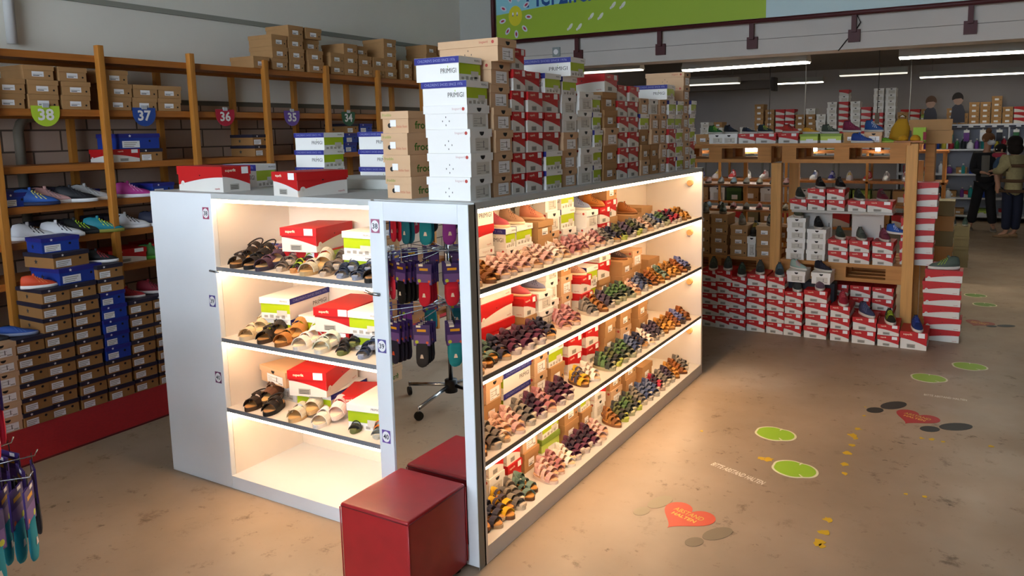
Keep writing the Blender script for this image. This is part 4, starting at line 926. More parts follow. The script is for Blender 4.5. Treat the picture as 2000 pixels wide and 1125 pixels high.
FSH = [('3a4038', 'd8cfc0', '5a6a58', 'dark olive'), ('2e3434', 'd0c8bc', '4a5a4e', 'black-green'), ('2c3430', 'd0c8bc', '3e5a48', 'dark green'), ('34383a', 'cfc8be', '4c5450', 'charcoal'), ('26343e', 'cfc8be', '5a7484', 'slate blue'),
       ('33383a', 'd4ccc2', '4e5658', 'dark grey'), ('6a5262', 'd6cec6', '8a7480', 'mauve'), ('a0283a', 'd6cec6', 'c85a64', 'cherry red'), ('3a4262', 'd8d0c8', '6a7292', 'indigo'), ('1e221c', 'd8d0c8', 'b8d83a', 'black and neon yellow'), ('1c2f6a', 'd8d0c8', '34489a', 'royal blue')]
for i, (x, n, w) in enumerate(FC):
    for k in range(n):
        shoe_box('red', (x+RND.uniform(-.006, .006), 4.395+.15+.008*RND.uniform(-1, 1), FH[i]*k), '%s of the %s column from the island, floor row' % (lvl(k, n), nth(i)), -pi/2+radians(RND.uniform(-2, 2)), (.30, w, FH[i]-.001), GP)
    u, so, ac, w_ = FSH[i]
    put_shoe('child_trainer', shoe_meshes('trainer', u, so, ac, .25), "%s child's trainer on the %s red column from the island" % (w_, nth(i)), (x+.01, 4.50, FH[i]*n), radians(-76 if i not in (8,) else -55), 'shoe', 'trainers on the red floor columns')
for i, x in enumerate((.72, .915, 1.11)):
    for k in range(4):
        shoe_box('red', (x, 4.98, .108*k), '%s of the %s column standing under the pallet' % (lvl(k, 4), nth(i)), -pi/2, (.30, .185, .107), 'red boxes under the pallet')
for k in range(6): shoe_box('red', (1.60+RND.uniform(-.012, .012), 4.87, .107*k), '%s of the side-on stack right of the rack post' % lvl(k, 6), radians(RND.uniform(-2, 2)), (.30, .20, .106), 'side-on red boxes right of the rack')
for k in range(6): shoe_box('red', (1.60, 5.12, .107*k), '%s of the second stack right of the rack' % lvl(k, 6), radians(-88), (.24, .24, .106), 'side-on red boxes right of the rack')
put_shoe('trainer', shoe_meshes('trainer', '4c5a52', 'd8d4cc', '8fb03a', .26), 'grey trainer on the red stack right of the rack post', (1.60, 4.84, .642), radians(195), 'shoe')
for k in range(7):
    shoe_box('red', (1.37+.02*(k > 3), 4.97, .653+.107*k), '%s of the tall pile behind the right rack post' % lvl(k, 7), radians(RND.uniform(-3, 3)), (.28, .2, .106), 'red boxes behind the right rack post')
put_shoe('trainer', shoe_meshes('trainer', '2450a0', 'd8d4d0', 'c8d0e8', .2), 'blue trainer in front of the right rack post pile', (1.20, 4.84, .935), radians(-30), 'shoe')
# middle pallet, right bay
zm = .6525
for i, (x, n) in enumerate(((.33, 4), (.52, 3))):
    for k in range(n): shoe_box('white', (x, YPF+.17, zm+.1*k), '%s of the %s white column on the middle pallet' % (lvl(k, n), ('left', 'right')[i]), -pi/2+radians(RND.uniform(-2, 2)), (.26, .175, .1), 'white boxes on the middle pallet')
for i, x in enumerate((.72, .905, 1.105)):
    for k in range(2): shoe_box('red', (x, YPF+.16, zm+.108*k), '%s of the %s pair on the middle pallet' % (lvl(k, 2), ('left', 'centre', 'right')[i]), -pi/2+radians(RND.uniform(-2, 2)), (.27, .18, .107), 'red boxes on the middle pallet')
for k in range(2): shoe_box('white', ((.40, .62)[k], 4.60, .49), '%s white one hanging forward under the middle pallet' % ('left', 'right')[k], -pi/2, (.26, .17, .105), 'white boxes on the middle pallet')
t = thing('box_plinth', 'dark low box plinth under the forward white boxes', 'plinth', (.51, 4.66, 0))
b = MB(); b.box((-.20, -.10, .0), (.22, .05, .488), mat('171a24', .7), .01); obj('plinth_body', b, t)
for i, (x, y, z, u, ac, w_) in enumerate(((.33, YPF+.14, zm+.4, '4c5240', '6a705a', 'camo green'), (.52, YPF+.14, zm+.3, '1c1e20', '3a3c40', 'black'), (.72, YPF+.13, zm+.216, '2c3630', '44544a', 'dark green'), (.905, YPF+.13, zm+.216, '4a524c', '6a726c', 'grey-green'), (1.105, YPF+.13, zm+.216, '7a3448', '9a5468', 'berry'))):
    put_shoe('child_trainer', shoe_meshes('trainer', u, 'c4bcb2', ac, .24), "%s child's shoe on the middle pallet boxes" % w_, (x, y, z), radians(-70), 'shoe', 'shoes on the middle pallet boxes')
put_shoe('child_trainer', shoe_meshes('trainer', '9ab4ac', 'd8d4cc', 'd88a8a', .2), 'pale mint trainer on the left forward white box', (.40, 4.58, .5955), radians(-30), 'shoe')
put_shoe('child_trainer', shoe_meshes('trainer', '1a1c2a', 'c8c4bc', '3a3c50', .2), 'near-black trainer on the right forward white box', (.62, 4.58, .5955), radians(-30), 'shoe')
zg = 1.1255
for i, (x, n) in enumerate(((.335, 1), (.505, 2), (.675, 2), (.86, 1), (1.06, 1))):
    for k in range(n): shoe_box('red', (x, YPF+.22, zg+.103*k), '%s, %s place on the grey shelf of the rack' % (lvl(k, n), nth(i)), -pi/2+radians(RND.uniform(-3, 3)), (.24, .165 if i < 4 else .22, .102), 'red boxes on the grey rack shelf')
for x, z, u, w_ in ((.335, zg+.103, '2f3a34', 'dark green'), (.52, zg+.206, '15161a', 'black'), (.70, zg+.206, '17181c', 'jet black'), (.87, zg+.103, '26302a', 'deep green'), (1.07, zg+.103, '6a1c2e', 'wine red')):
    put_shoe('child_trainer', shoe_meshes('trainer', u, 'b8b0a8', '4a4a48', .23), "%s child's shoe on the grey rack shelf boxes" % w_, (x, YPF+.18, z), radians(-66), 'shoe', 'shoes on the grey rack shelf')
# middle pallet, left bay
for i, (x, n) in enumerate(((-.80, 4), (-.60, 4), (-.42, 4), (-.22, 3), (.04, 3))):
    for k in range(n): shoe_box('kraft', (x, YPF+.18, zm+.102*k), '%s of the %s kraft column, left bay of the rack' % (lvl(k, n), nth(i)), -pi/2+radians(RND.uniform(-2, 2)), (.28, .175, .101), 'kraft boxes in the left bay of the rack')
shoe_box('white', (-.09, YPF+.15, zm), 'upright between kraft columns in the left bay', -pi/2, (.24, .085, .20), 'kraft boxes in the left bay of the rack')
put_shoe('hiking_boot', shoe_meshes('bootie', '17140f', '3a3024', 'b8902a', .24), 'black ankle boot standing on the upright white box', (-.09, YPF+.16, zm+.2005), radians(-85), 'shoe')
for i, (x, z, u, w_) in enumerate(((-.60, zm+.409, '4a4230', 'olive'), (-.42, zm+.409, '2c3a2c', 'forest green'), (-.22, zm+.307, '5a4a3a', 'taupe'), (.06, zm+.307, '1c1c1c', 'black'))):
    put_shoe('child_trainer', shoe_meshes('trainer', u, '7a6a54', '8a8a70', .22), '%s trainer on kraft boxes in the left bay' % w_, (x, YPF+.17, z), radians(-70), 'shoe', 'trainers on kraft boxes in the left bay')
# figures and caps peeping over the left bay: rows of slippers on an inner shelf
inner = thing('inner_shelf', 'dim inner wooden shelf behind the left bay kraft boxes', 'shelf', (0, 5.62, 0))
for z in (.68, 1.00, 1.28):
    b = MB(); b.box((-1.1, 0, z), (.10, .35, z+.02), WOODY); obj('shelf_board', b, inner)
for x in (-1.1, -.5, .06):
    b = MB(); b.box((x, .30, 0), (x+.04, .34, 1.56), WOOD); obj('upright', b, inner)
for i in range(8):
    u, w_ = (('22543a', 'green'), ('7a1f2c', 'dark red'), ('1f2c40', 'navy'), ('2a6a8a', 'petrol'), ('5a5040', 'olive'), ('8a7a5a', 'khaki'), ('3a2430', 'aubergine'), ('8a2a2a', 'brick red'))[i]
    put_shoe('slipper', shoe_meshes('slipon', u, '5a5040', u, .2), '%s slipper on the upper inner shelf of the rack' % w_, (-1.0+.145*i, 5.76, 1.301), radians(-80), 'shoe', 'slippers on the inner shelf')
    put_shoe('slipper', shoe_meshes('slipon', u, '5a5040', u, .2), '%s slipper on the lower inner shelf of the rack' % w_, (-1.0+.145*((i*3) % 8), 5.76, 1.021), radians(-80), 'shoe', 'slippers on the inner shelf')
for i in range(6):
    shoe_box('khaki' if i < 4 else 'kraft', (-.94+.19*i, 5.765, .701), '%s along the lowest inner shelf board' % nth(i), -pi/2, (.3, .19, .15), 'boxes on the inner shelf')
# things on top of the upper pallets
zp = 1.7585
TP = [('primigi', -.93, .16, 1), ('white', -.76, .17, 1), ('kraft', -.60, .15, 1), ('white', -.46, .16, 1), ('white', -.33, .18, 1), ('red', -.155, .17, 1), ('red', .035, .20, 1), ('red', .245, .19, 1), ('lime', .43, .17, 1), ('lime', .615, .19, 1), ('kraft', .79, .12, 1), ('kraftb', .98, .15, 1)]
for i, (kd, x, w, n) in enumerate(TP):
    shoe_box(kd, (x, YPF+.18, zp), '%s in the row on the upper pallets' % nth(i), -pi/2+radians(RND.uniform(-4, 4)), (.26, w, .095 if kd != 'lime' else .085), 'boxes on the upper pallets')
TS = [(-.50, '1f5a2a', '8fd03a', 'green and black', 'trainer', 0), (-.34, '181a22', '3a4058', 'black', 'trainer', 0), (-.155, '1a1f30', '3a4a6a', 'navy', 'slipon', 0), (.0, '1c2a34', 'a8c03a', 'navy and lime', 'trainer', 0), (.24, 'a83028', '2c2020', 'red', 'trainer', 0), (.43, 'c88a1c', 'e0b040', 'amber', 'slipon', 0),
      (.60, '3a443c', '9aa08a', 'grey-green', 'trainer', 0), (.79, '6a1c3a', 'a04a64', 'maroon', 'bootie', 0), (.98, '1f4580', 'e8e8ea', 'blue', 'bootie', 0)]
for x, u, ac, w_, st, dz in TS:
    z = zp+(.086 if x in (.43, .60) else .096)
    put_shoe('child_trainer', shoe_meshes(st, u, 'bcb8b0', ac, .19), '%s shoe on a box along the upper pallets' % w_, (x, YPF+.15, z), radians(-25), 'shoe', 'shoes on the upper pallet boxes')
put_shoe('child_trainer', shoe_meshes('trainer', '1c3a80', 'cac6c0', '3a60b0', .2), 'blue trainer standing on the upper pallet edge', (.90, YPF+.02, zp+.0), radians(-10), 'shoe')
put_shoe('child_trainer', shoe_meshes('slipon', '5a8a1c', 'b0c050', '8ac03a', .14), 'small green shoe on the upper pallet', (1.12, YPF+.08, zp), radians(-10), 'shoe')
t = thing('mustard_bag', 'mustard yellow cloth bag on the upper pallets', 'bag', (1.16, YPF+.42, zp))
b = MB(); b.loft([[(.085*k*cos(2*pi*i/14)+.15*z, .05*k*sin(2*pi*i/14), z) for i in range(14)] for z, k in ((0, 1), (.06, 1), (.12, .95), (.17, .7), (.21, .45))], mat('b8881c', .9)); obj('bag_body', b, t)
b = MB(); b.tube([(.05, 0, .20), (.06, 0, .23), (.03, 0, .25), (-.0, 0, .23), (.01, 0, .20)], .006, mat('8a6414', .9), 6); obj('handle', b, t)
t = thing('gift_bag', 'lime green paper bag with dark prints on the upper pallets', 'bag', (1.36, YPF+.12, zp))
b = MB(); b.box((-.05, -.04, 0), (.05, .04, .13), mat('8fb42c', .6)); obj('bag_body', b, t)
b = MB(); b.box((.03, -.045, .02), (.055, -.04, .09), mat('8a2438', .7)); obj('print', b, t)
shoe_box('kraft', (1.44, YPF+.55, zp-.02), 'lower one at the right end of the pallet top', 0, (.34, .22, .12), 'boxes on the upper pallets')
shoe_box('kraft', (1.42, YPF+.55, zp+.101), 'upper one at the right end of the pallet top', radians(3), (.36, .24, .10), 'boxes on the upper pallets')
b = MB(); b.box((-.03, -.13, 0), (.05, .13, 1.735), PALW); t = thing('side_board', 'narrow plain wooden board standing behind the right rack post', 'board', (1.42, YPF+.62, 0)); obj('board_body', b, t)
t = thing('yellow_slippers', 'pair of fluffy yellow slippers on a wooden tray', 'slippers', (1.28, YPF+.10, zp))
b = MB(); b.box((-.12, -.08, 0), (.12, .08, .015), WOODY); obj('tray', b, t)
for s in (-1, 1):
    b = MB(); b.loft([[(s*.05+.045*k*cos(2*pi*i/12), -.01+.065*k*sin(2*pi*i/12), z) for i in range(12)] for z, k in ((.0155, .9), (.03, 1), (.05, .8), (.065, .4))], mat('c08a14', .95)); obj('slipper', b, t)

# ------------------------------------------------------------------ hall behind: display tables and white wall shelving
def rackobj(name, label, x0, x1, y0, y1, zs, m, mp, posts):
    t = thing(name, label, 'shelving', (x0, y0, 0))
    for z in zs:
        b = MB(); b.box((0, 0, z-.03), (x1-x0, y1-y0, z), m); obj('shelf_board', b, t)
    for x in posts:
        for y in (0.0, y1-y0-.03):
            b = MB(); b.box((x-x0-.015, y, 0), (x-x0+.015, y+.03, max(zs)-.031), mp); obj('upright', b, t)
    return t
far_wood = rackobj('display_rack', 'wooden rack behind the pallets carrying pale shoes and lamps', -2.2, 1.5, 7.6, 8.1, (.62, .92, 1.22, 1.60), WOODY, WOOD, (-2.18, -1.3, -.4, .6, 1.46))
for i, (x, w) in enumerate(((-1.60, .06), (-.88, .19), (-.07, .11), (.72, .04))):
    t = thing('shelf_lamp', '%s bright lamp glowing through the upper pallet slots' % ('far left small', 'wide left', 'middle', 'small right')[i], 'lamp', (x, 7.55, 1.60), 0)
    b = MB(); b.box((-w/2, 0, .0), (w/2, .03, .04), mat('fff8ee', .4, emit=30)); obj('tube', b, t)
    b = MB(); b.box((-w/2-.01, .03, -.005), (w/2+.01, .05, .045), mat('c9c9c9', .4)); obj('housing', b, t)
for i in range(15):
    kd = ['kraft', 'kraft', 'kraft', 'white', 'green', 'kraft', 'white', 'white', 'white', 'green', 'green', 'lime', 'khaki', 'kraft', 'kraft'][i]
    x = -2.05+.235*i
    for lv, z in (('middle', .9205), ('lower', .6205)):
        shoe_box(kd if lv == 'middle' else ('kraft', 'red', 'khaki')[i % 3], (x, 7.8, z), '%s from the left, %s board of the rack behind the pallets' % (nth(i), lv), -pi/2, (.30, .215, .18), 'boxes on the rack behind the pallets', True)
WS = [('e9e7e4', 'b8b8ba', 'white'), ('d8d8da', 'e8c83a', 'white and yellow'), ('e6e4e2', 'd8503c', 'white and red'), ('dfe3e6', '5a70a8', 'white and blue'), ('c83a3a', 'e8e8e8', 'red'), ('e0dcd8', '6ab08a', 'white and mint'), ('3a3c90', 'd8d8e8', 'violet'), ('e8e6e0', '888888', 'off-white')]
for i in range(16):
    u, ac, w_ = WS[(i*3) % 8]
    put_shoe('trainer', shoe_meshes('trainer', u, 'e4e2de', ac, .25), '%s trainer, %s along the rack behind the pallets' % (w_, nth(i)), (-2.05+.22*i, 7.78, 1.221), radians(-90+(i % 3-1)*10), 'shoe', 'trainers on the rack behind the pallets')
for i in range(5):
    shoe_box(('white', 'kraft', 'green', 'white', 'kraft')[i], (-1.9+.75*i, 7.85, 1.601), '%s on the top board behind the pallets' % nth(i), -pi/2, (.3, .22, .1), 'boxes on the rack behind the pallets', True)
# tall stacks seen over the pallets
tb = rackobj('display_table', 'long low table of tall box stacks before the hall wall', -3.2, .75, 11.9, 12.5, (.45, 1.40), mat('8f8a84', .6), mat('7f7a74', .6), (-3.1, -1.8, -.5, .7))
TALL = [(-2.95, ['white']*6), (-2.68, ['white']*5+['kraft']), (-2.42, ['white', 'red', 'red', 'white']), (-2.16, ['white']*5), (-1.88, ['white', 'white']+['kraft']*7), (-1.68, ['kraft', 'white', 'white']+['kraft']*5), (-1.49, ['red']*8), (-1.31, ['white']+['red']*7), (-1.12, ['white']+['kraft']*6), (-.93, ['white', 'white']+['kraft']*5+['white']), (-.75, ['white']*7), (-.56, ['lime', 'lime']+['white']*7),
        (-.36, ['red']*9+['white', 'red']), (-.16, ['lime']*4+['white']*5), (.02, ['red']*8), (.22, ['red']*7+['white']*4), (.42, ['white']*11), (.62, ['kraft', 'kraftb', 'kraftb', 'kraft', 'kraftb', 'kraft', 'kraft'])]
for i, (x, ks) in enumerate(TALL):
    for k, kd in enumerate(ks):
        shoe_box(kd, (x+RND.uniform(-.006, .006), 12.08, 1.401+.106*k), '%s of the %s tall stack against the hall wall' % (lvl(k, len(ks)), nth(i)), -pi/2, (.30, .17, .105), 'tall box stacks in the hall', True)
# white wall shelving at the far right
WH = mat('d3d5dc', .5)
ws = rackobj('wall_shelving', 'white wall shelving of small goods behind the two shoppers', .34, 5.2, 14.35, 14.9, (1.92, 1.43, .94, .47, .12), WH, WH, (.36, 1.25, 2.3, 3.4, 4.5))
b = MB(); b.box((0, .52, .12), (4.85, .545, 1.9), mat('a7abb8', .6)); obj('back_panel', b, ws)
b = MB(); b.box((0, -.005, 1.85), (4.85, .0, 1.92), WH); obj('shelf_front', b, ws)
for i in range(22):
    b = MB(); b.box((.15+.2*i, -.008, 1.855), (.27+.2*i, -.005, 1.885), mat('2c3046', .6)); obj('price_strip', b, ws)
RSB = [(.46, ['red']*3), (.64, ['red']*3), (.84, ['lime', 'lime', 'kraft']), (1.30, ['kraft']*3), (1.50, ['kraft']*2), (1.69, ['kraft']*4), (1.88, ['kraft']*4), (2.07, ['kraft']*5), (2.26, ['kraft']*3), (2.45, ['red']*3), (2.64, ['green']*5), (2.85, ['kraft']*3), (3.1, ['white']*3)]
for i, (x, ks) in enumerate(RSB):
    for k, kd in enumerate(ks):
        shoe_box(kd, (x, 14.55, 1.921+.105*k), '%s of the %s pile on the white wall shelving' % (lvl(k, len(ks)), nth(i)), -pi/2, (.3, .18, .104), 'boxes on the white wall shelving', True)
_bm = {}
def bottle(col, h, r):
    k = (col, h, r)
    if k not in _bm:
        b = MB(); m = mat(col, .4); n = 12
        b.loft([[(r*q*cos(2*pi*i/n), r*q*sin(2*pi*i/n), z*h) for i in range(n)] for z, q in ((0, .9), (.03, 1), (.62, 1), (.74, .5), (.84, .38))], m); c = MB()
        c.loft([[(r*q*cos(2*pi*i/n), r*q*sin(2*pi*i/n), z*h) for i in range(n)] for z, q in ((.84, .45), (1.0, .45))], WHITE); _bm[k] = [('bottle_body', b.mesh('b')), ('cap', c.mesh('c'))]
    return _bm[k]
BC = [('2a6a3a', 'green'), ('1c3f9a', 'blue'), ('e0e2e8', 'white'), ('a8243a', 'red'), ('1c8a8a', 'teal'), ('20222c', 'black'), ('c8b83a', 'yellow'), ('6a3a8a', 'purple')]
BL = (('upper', 1.431), ('middle', .941), ('low', .471))
for li, (ln, z) in enumerate(BL):
    for i in range(24 if li == 0 else 14):
        c, w_ = BC[(i*5+li*3) % 8]; x = (.50+.115*i) if li == 0 else (.50+.20*i+.05*(i % 2))
        t = thing('care_bottle', '%s bottle, %s from the left, %s white shelf' % (w_, nth(i), ln), 'bottle', (x, 14.46+.03*(i % 2), z), 0, 'bottles on the white shelving')
        for nm, me in bottle(c, (.24, .17, .2)[i % 3], (.045, .06, .038)[i % 3]): obj(nm, me, t)
for i, (x, z, kd) in enumerate(((.75, .941, 'red'), (1.22, .941, 'red'), (1.52, .941, 'kraft'), (1.35, .471, 'kraft'), (1.62, .471, 'red'), (1.0, .471, 'white'), (2.9, .941, 'red'), (3.2, .471, 'blue'), (1.1, .121, 'kraft'), (1.5, .121, 'kraft'), (1.9, .121, 'lime'), (2.3, .121, 'red'))):
    shoe_box(kd, (x, 14.62, z), '%s small one among goods on the white shelving' % nth(i), -pi/2, (.3, .2, .12), 'boxes among goods on the white shelving', True)
for i in range(9):
    c, w_ = BC[(i*3+1) % 8]
    t = thing('hanging_pack', '%s pack hanging under the top white shelf, %s from left' % (w_, nth(i)), 'pack', (1.02+.28*i, 14.37, 1.80), 0, 'packs hanging from the white shelving')
    b = MB(); b.box((-.05, 0, -.22), (.05, .02, 0), mat(c, .5), .004); obj('pack_body', b, t); b = MB(); b.box((-.05, -.001, -.05), (.05, .0, 0), WHITE); b.box((-.012, -.001, 0), (.012, .02, .03), WHITE); obj('header', b, t)
for j in range(4):
    shoe_box('khaki', (1.55, 8.95, .14*j), '%s of the low wide pile beside the shoppers' % lvl(j, 4), 0, (.42, .30, .139), 'wide khaki boxes')
for i, (u, w_) in enumerate((('c8b02a', 'yellow'), ('20282c', 'black'), ('2a3a34', 'dark green'))):
    put_shoe('trainer', shoe_meshes('trainer', u, '8a867c', u, .22), '%s shoe on the low wide khaki pile' % w_, (1.42+.14*i, 8.9, .561), radians(-90), 'shoe')
for j in range(7):
    shoe_box('kraft' if j % 2 else 'khaki', (1.50, 6.4, .16*j), '%s of the pile between the rack and the shoppers' % lvl(j, 7), 0, (.26, .3, .159), 'pile between rack and shoppers', True)

# standing photo cut-outs above the white shelving
def standee(label, x, y, z, s, hair, flip=1):
    t = thing('photo_cutout', label, 'cutout', (x, y, z), 0)
    b = MB(); T = Matrix(((1, 0, 0, 0), (0, 0, -1, 0), (0, 1, 0, 0), (0, 0, 0, 1)))
    o = [(-.13, 0), (.13, 0), (.12, .22), (.09, .32), (.05, .36), (-.04, .36), (-.10, .30)]
    b.prism([(p[0]*s, p[1]*s) for p in o], 0, .006, mat('3a3a44', .8), T=T); obj('printed_shirt', b, t)
    b = MB(); b.prism([(.085*s*cos(2*pi*i/18), (.44+.10*sin(2*pi*i/18))*s) for i in range(18)], 0, .007, mat('8f7468', .7), T=T); obj('printed_face', b, t)
    b = MB(); b.prism([((.10*cos(a)+.01*flip)*s, (.47+.115*sin(a))*s) for a in [pi*(-.1)+pi*1.2*i/12 for i in range(13)]]+[(-.05*s, .46*s), (.05*s, .47*s)], .007, .010, mat(hair, .8), T=T); obj('printed_hair', b, t)
    return t
standee('cardboard photo cut-out of a child with short brown hair', .93, 14.15, 1.90, 1.0, '4a3428')
standee('cardboard photo cut-out of a child with dark hair, higher up', 1.41, 14.25, 1.95, 1.0, '221c1c', -1)
t = thing('cutout_stand', 'grey stand holding the photo cut-out left of the shelving', 'stand', (.93, 14.18, 0)); b = MB(); b.box((-.05, 0, 0), (.05, .03, 1.95), mat('55535a', .6)); b.box((-.15, -.1, 0), (.15, .12, .02), mat('55535a', .6)); obj('pole', b, t)

# ------------------------------------------------------------------ ceiling lamps, duct, cables
def lamp(label, x0, x1, y, z, em=19.0, dy=0.0):
    t = thing('fluorescent_lamp', label, 'ceiling lamp', ((x0+x1)/2, y, z), atan2(dy, x1-x0)); L = (x1-x0)/2
    b = MB(); b.add([(-L, -.10, .0), (-L, .10, .0), (-L, .05, .10), (-L, -.05, .10), (L, -.10, .0), (L, .10, 0), (L, .05, .10), (L, -.05, .10)], [(0, 4, 7, 3), (3, 7, 6, 2), (1, 2, 6, 5), (0, 3, 2, 1), (4, 5, 6, 7)], mat('b9b8b0', .5)); obj('reflector', b, t)
    b = MB(); b.box((-L+.01, -.075, -.018), (L-.01, .075, .004), mat('fff9e6', .4, emit=em)); obj('tube', b, t)
    for s in (-1, 1):
        b = MB(); b.tube([(s*L*.8, 0, .1), (s*L*.8, 0, 3.149-z)], .004, mat('8a8a88', .5), 5); obj('cable', b, t)
lamp('bright fluorescent lamp under the ceiling, left of the near pair', -1.83, -.09, 7.5, 2.72, dy=-.25)
lamp('bright fluorescent lamp under the ceiling, right of the near pair', .92, 2.75, 7.6, 2.72, dy=.1)
lamp('far fluorescent lamp above the tall box stacks', -2.45, -1.02, 13.6, 2.82, 3.5)
lamp('far fluorescent lamp above the white wall shelving', .75, 2.9, 13.6, 2.82, 3.5)
lamp('dim fluorescent lamp at the left behind the island stacks', -3.2, -2.0, 11.0, 2.72, .6); lamp('dim fluorescent lamp in the middle of the far ceiling', -.55, .62, 12.6, 2.86, .5)
lamp('fluorescent lamp over the hidden left corner of the hall', -3.9, -2.4, 7.5, 2.76, .9)
t = thing('ceiling_duct', 'dark horizontal ceiling duct above the hall racks', 'duct', (0, 11.5, 0)); b = MB(); b.box((-4.2, 0, 2.62), (-1.55, .25, 2.78), mat('544c46', .7), .01); obj('duct_body', b, t); b = MB(); b.box((-1.56, -.01, 2.58), (-1.50, .26, 2.82), mat('3c3632', .7)); obj('end_collar', b, t)
for i, (x, y, z) in enumerate(((-.46, 9.0, 1.95), (-1.05, 9.3, 1.9), (.48, 9.5, 2.1), (.93, 9.2, 1.85))):
    t = thing('hanging_cable', '%s thin cable hanging from the hall ceiling' % ('white middle', 'dark left', 'dark right', 'white right')[i], 'cable', (x, y, z)); b = MB(); b.tube([(0, 0, 0), (.01, 0, .6), (0, 0, 3.149-z)], .008 if i % 3 == 0 else .006, mat('a9a9a6' if i % 3 == 0 else '3a3634', .5), 5); obj('cord', b, t)
    if i in (1, 2): b = MB(); b.box((-.03, -.02, -.16), (.03, .02, 0), mat('4a3a2c', .6)); obj('plug_box', b, t)

# ------------------------------------------------------------------ stickers on the floor
def flat(mb, pts, m, z0=.0004, z1=.0016): mb.prism(pts, z0, z1, m)
def ellpts(x, y, rx, ry, rot=0, n=20): return [(x+rx*cos(2*pi*i/n)*cos(rot)-ry*sin(2*pi*i/n)*sin(rot), y+rx*cos(2*pi*i/n)*sin(rot)+ry*sin(2*pi*i/n)*cos(rot)) for i in range(n)]
def heart(x, y, rz, s, label, col):
    t = thing('heart_sticker', label, 'floor sticker', (x, y, 0), rz)
    o = []
    for i in range(40):
        a = 2*pi*i/40; o.append((s*.5*(sin(a)**3)*1.0, s*.5*(13*cos(a)-5*cos(2*a)-2*cos(3*a)-cos(4*a))/15.5))
    b = MB(); flat(b, o[::-1], mat(col, .5)); obj('heart_shape', b, t)
    b = MB(); b.text('ABSTAND', s*.13, Matrix.Translation((0, s*.10, .002)), mat('c8a53c', .5), .01, width=s*.62); b.text('HALTEN', s*.10, Matrix.Translation((-.0, -s*.06, .002)), mat('e8b44a', .5), .02, width=s*.5); obj('lettering', b, t)
heart(.640, .835, radians(-16), .275, 'orange-red heart sticker with yellow lettering on the nearer floor', 'cc4a32'); heart(1.545, 2.735, radians(-20), .275, 'dark red heart sticker between two black footprints on the floor', 'a8161c')
heart(1.90, 5.62, radians(-20), .26, 'faded red heart sticker far down the aisle floor', '8c4038')
def footprint(x, y, rz, col, label, s=1.0):
    t = thing('footprint_sticker', label, 'floor sticker', (x, y, 0), rz, 'footprint stickers beside the hearts')
    b = MB(); flat(b, [(p[0]*s, p[1]*s) for p in ellpts(.055, 0, .085, .045)], mat(col, .6)); obj('sole_print', b, t)
    b = MB(); flat(b, [(p[0]*s, p[1]*s) for p in ellpts(-.085, 0, .048, .036)], mat(col, .6)); obj('heel_print', b, t)
footprint(1.355, 2.85, radians(56), '2c2724', 'black footprint sticker left of the dark red heart', 1.3); footprint(1.725, 2.635, radians(38), '2e3032', 'black footprint sticker right of the dark red heart', 1.3)
footprint(.455, .86, radians(70), '9a8d74', 'worn pale footprint left of the nearer heart'); footprint(.800, .70, radians(58), '7d6f5a', 'worn grey footprint right of the nearer heart'); footprint(2.08, 5.58, radians(30), '3c4042', 'dark footprint by the faded far heart')
def leafprint(x, y, rz, label, col='8fb82a', s=1.0):
    t = thing('green_sticker', label, 'floor sticker', (x, y, 0), rz, 'green lobed floor stickers')
    def o(k):
        r = []
        for i in range(48):
            a = 2*pi*i/48; q = 1+.05*cos(2*a)-.10*max(0, cos(a-pi/2))**24-.10*max(0, cos(a-5.5))**20-.06*max(0, cos(a-3.3))**30
            r.append((k*s*.125*q*cos(a), k*s*.115*q*sin(a)))
        return r
    b = MB(); flat(b, o(1.0), mat('d9d6b4', .5)); obj('white_border', b, t)
    b = MB(); b.add([(p[0], p[1], .0021) for p in o(.90)], [tuple(range(48))], mat(col, .5)); obj('green_shape', b, t)
    b = MB()
    for a0 in (pi/2, 5.5): c, d = cos(a0), sin(a0); b.add([(s*.11*c-.006*d, s*.10*d+.006*c, .0026), (s*.11*c+.006*d, s*.10*d-.006*c, .0026), (s*.065*c+.003*d, s*.065*d-.003*c, .0026), (s*.065*c-.003*d, s*.065*d+.003*c, .0026)], [(0, 1, 2, 3)], mat('d9d6b4', .5))
    obj('notch_lines', b, t)
leafprint(.792, 2.055, radians(-12), 'upper left green lobed sticker near the island'); leafprint(1.005, 1.605, radians(-12), 'lower green lobed sticker below the first one, near island')
leafprint(1.572, 3.635, 0, 'green lobed sticker with bar, left of the rear pair'); leafprint(1.84, 4.085, 0, 'green lobed sticker with bar, right of the rear pair')
leafprint(1.86, 6.96, 0, 'faded green sticker, farther of the two by the hall', '5f7a3a', .9); leafprint(1.95, 6.5, 0, 'faded green sticker, nearer of the two by the hall', '5f7a3a', .9)
def floor_text(x, y, rz, label, w, h):
    t = thing('text_sticker', label, 'floor sticker', (x, y, 0), rz); b = MB(); b.text('BITTE ABSTAND HALTEN', h, Matrix.Translation((0, 0, .0012)), mat('e4dccf', .6), .01, width=w); obj('lettering', b, t)
floor_text(.735, 1.413, radians(-19.5), 'strip of worn white lettering on the floor near the island', .34, .046); floor_text(1.70, 3.232, radians(1), 'strip of faint white lettering on the floor near rear stickers', .27, .04)
YL = [(1.228, 2.792, .3), (1.243, 2.622, .5), (1.238, 2.368, .9), (1.225, 2.25, 1.2), (1.245, 2.21, .9), (1.241, 2.088, .8), (1.233, 1.961, 1.1), (1.24, 1.80, 1.1), (1.262, 1.676, .9), (1.267, 1.118, 1.1), (1.273, .988, 1.1), (1.265, .885, 1.3), (1.285, .86, .8), (.803, 1.666, 1.0), (.845, 1.668, 1.3), (1.602, 2.388, .6), (1.66, 2.40, .8), (1.72, 2.39, .5), (1.581, 1.572, .5), (1.665, 1.583, .6), (1.972, 2.438, .7), (.365, 1.895, .5)]
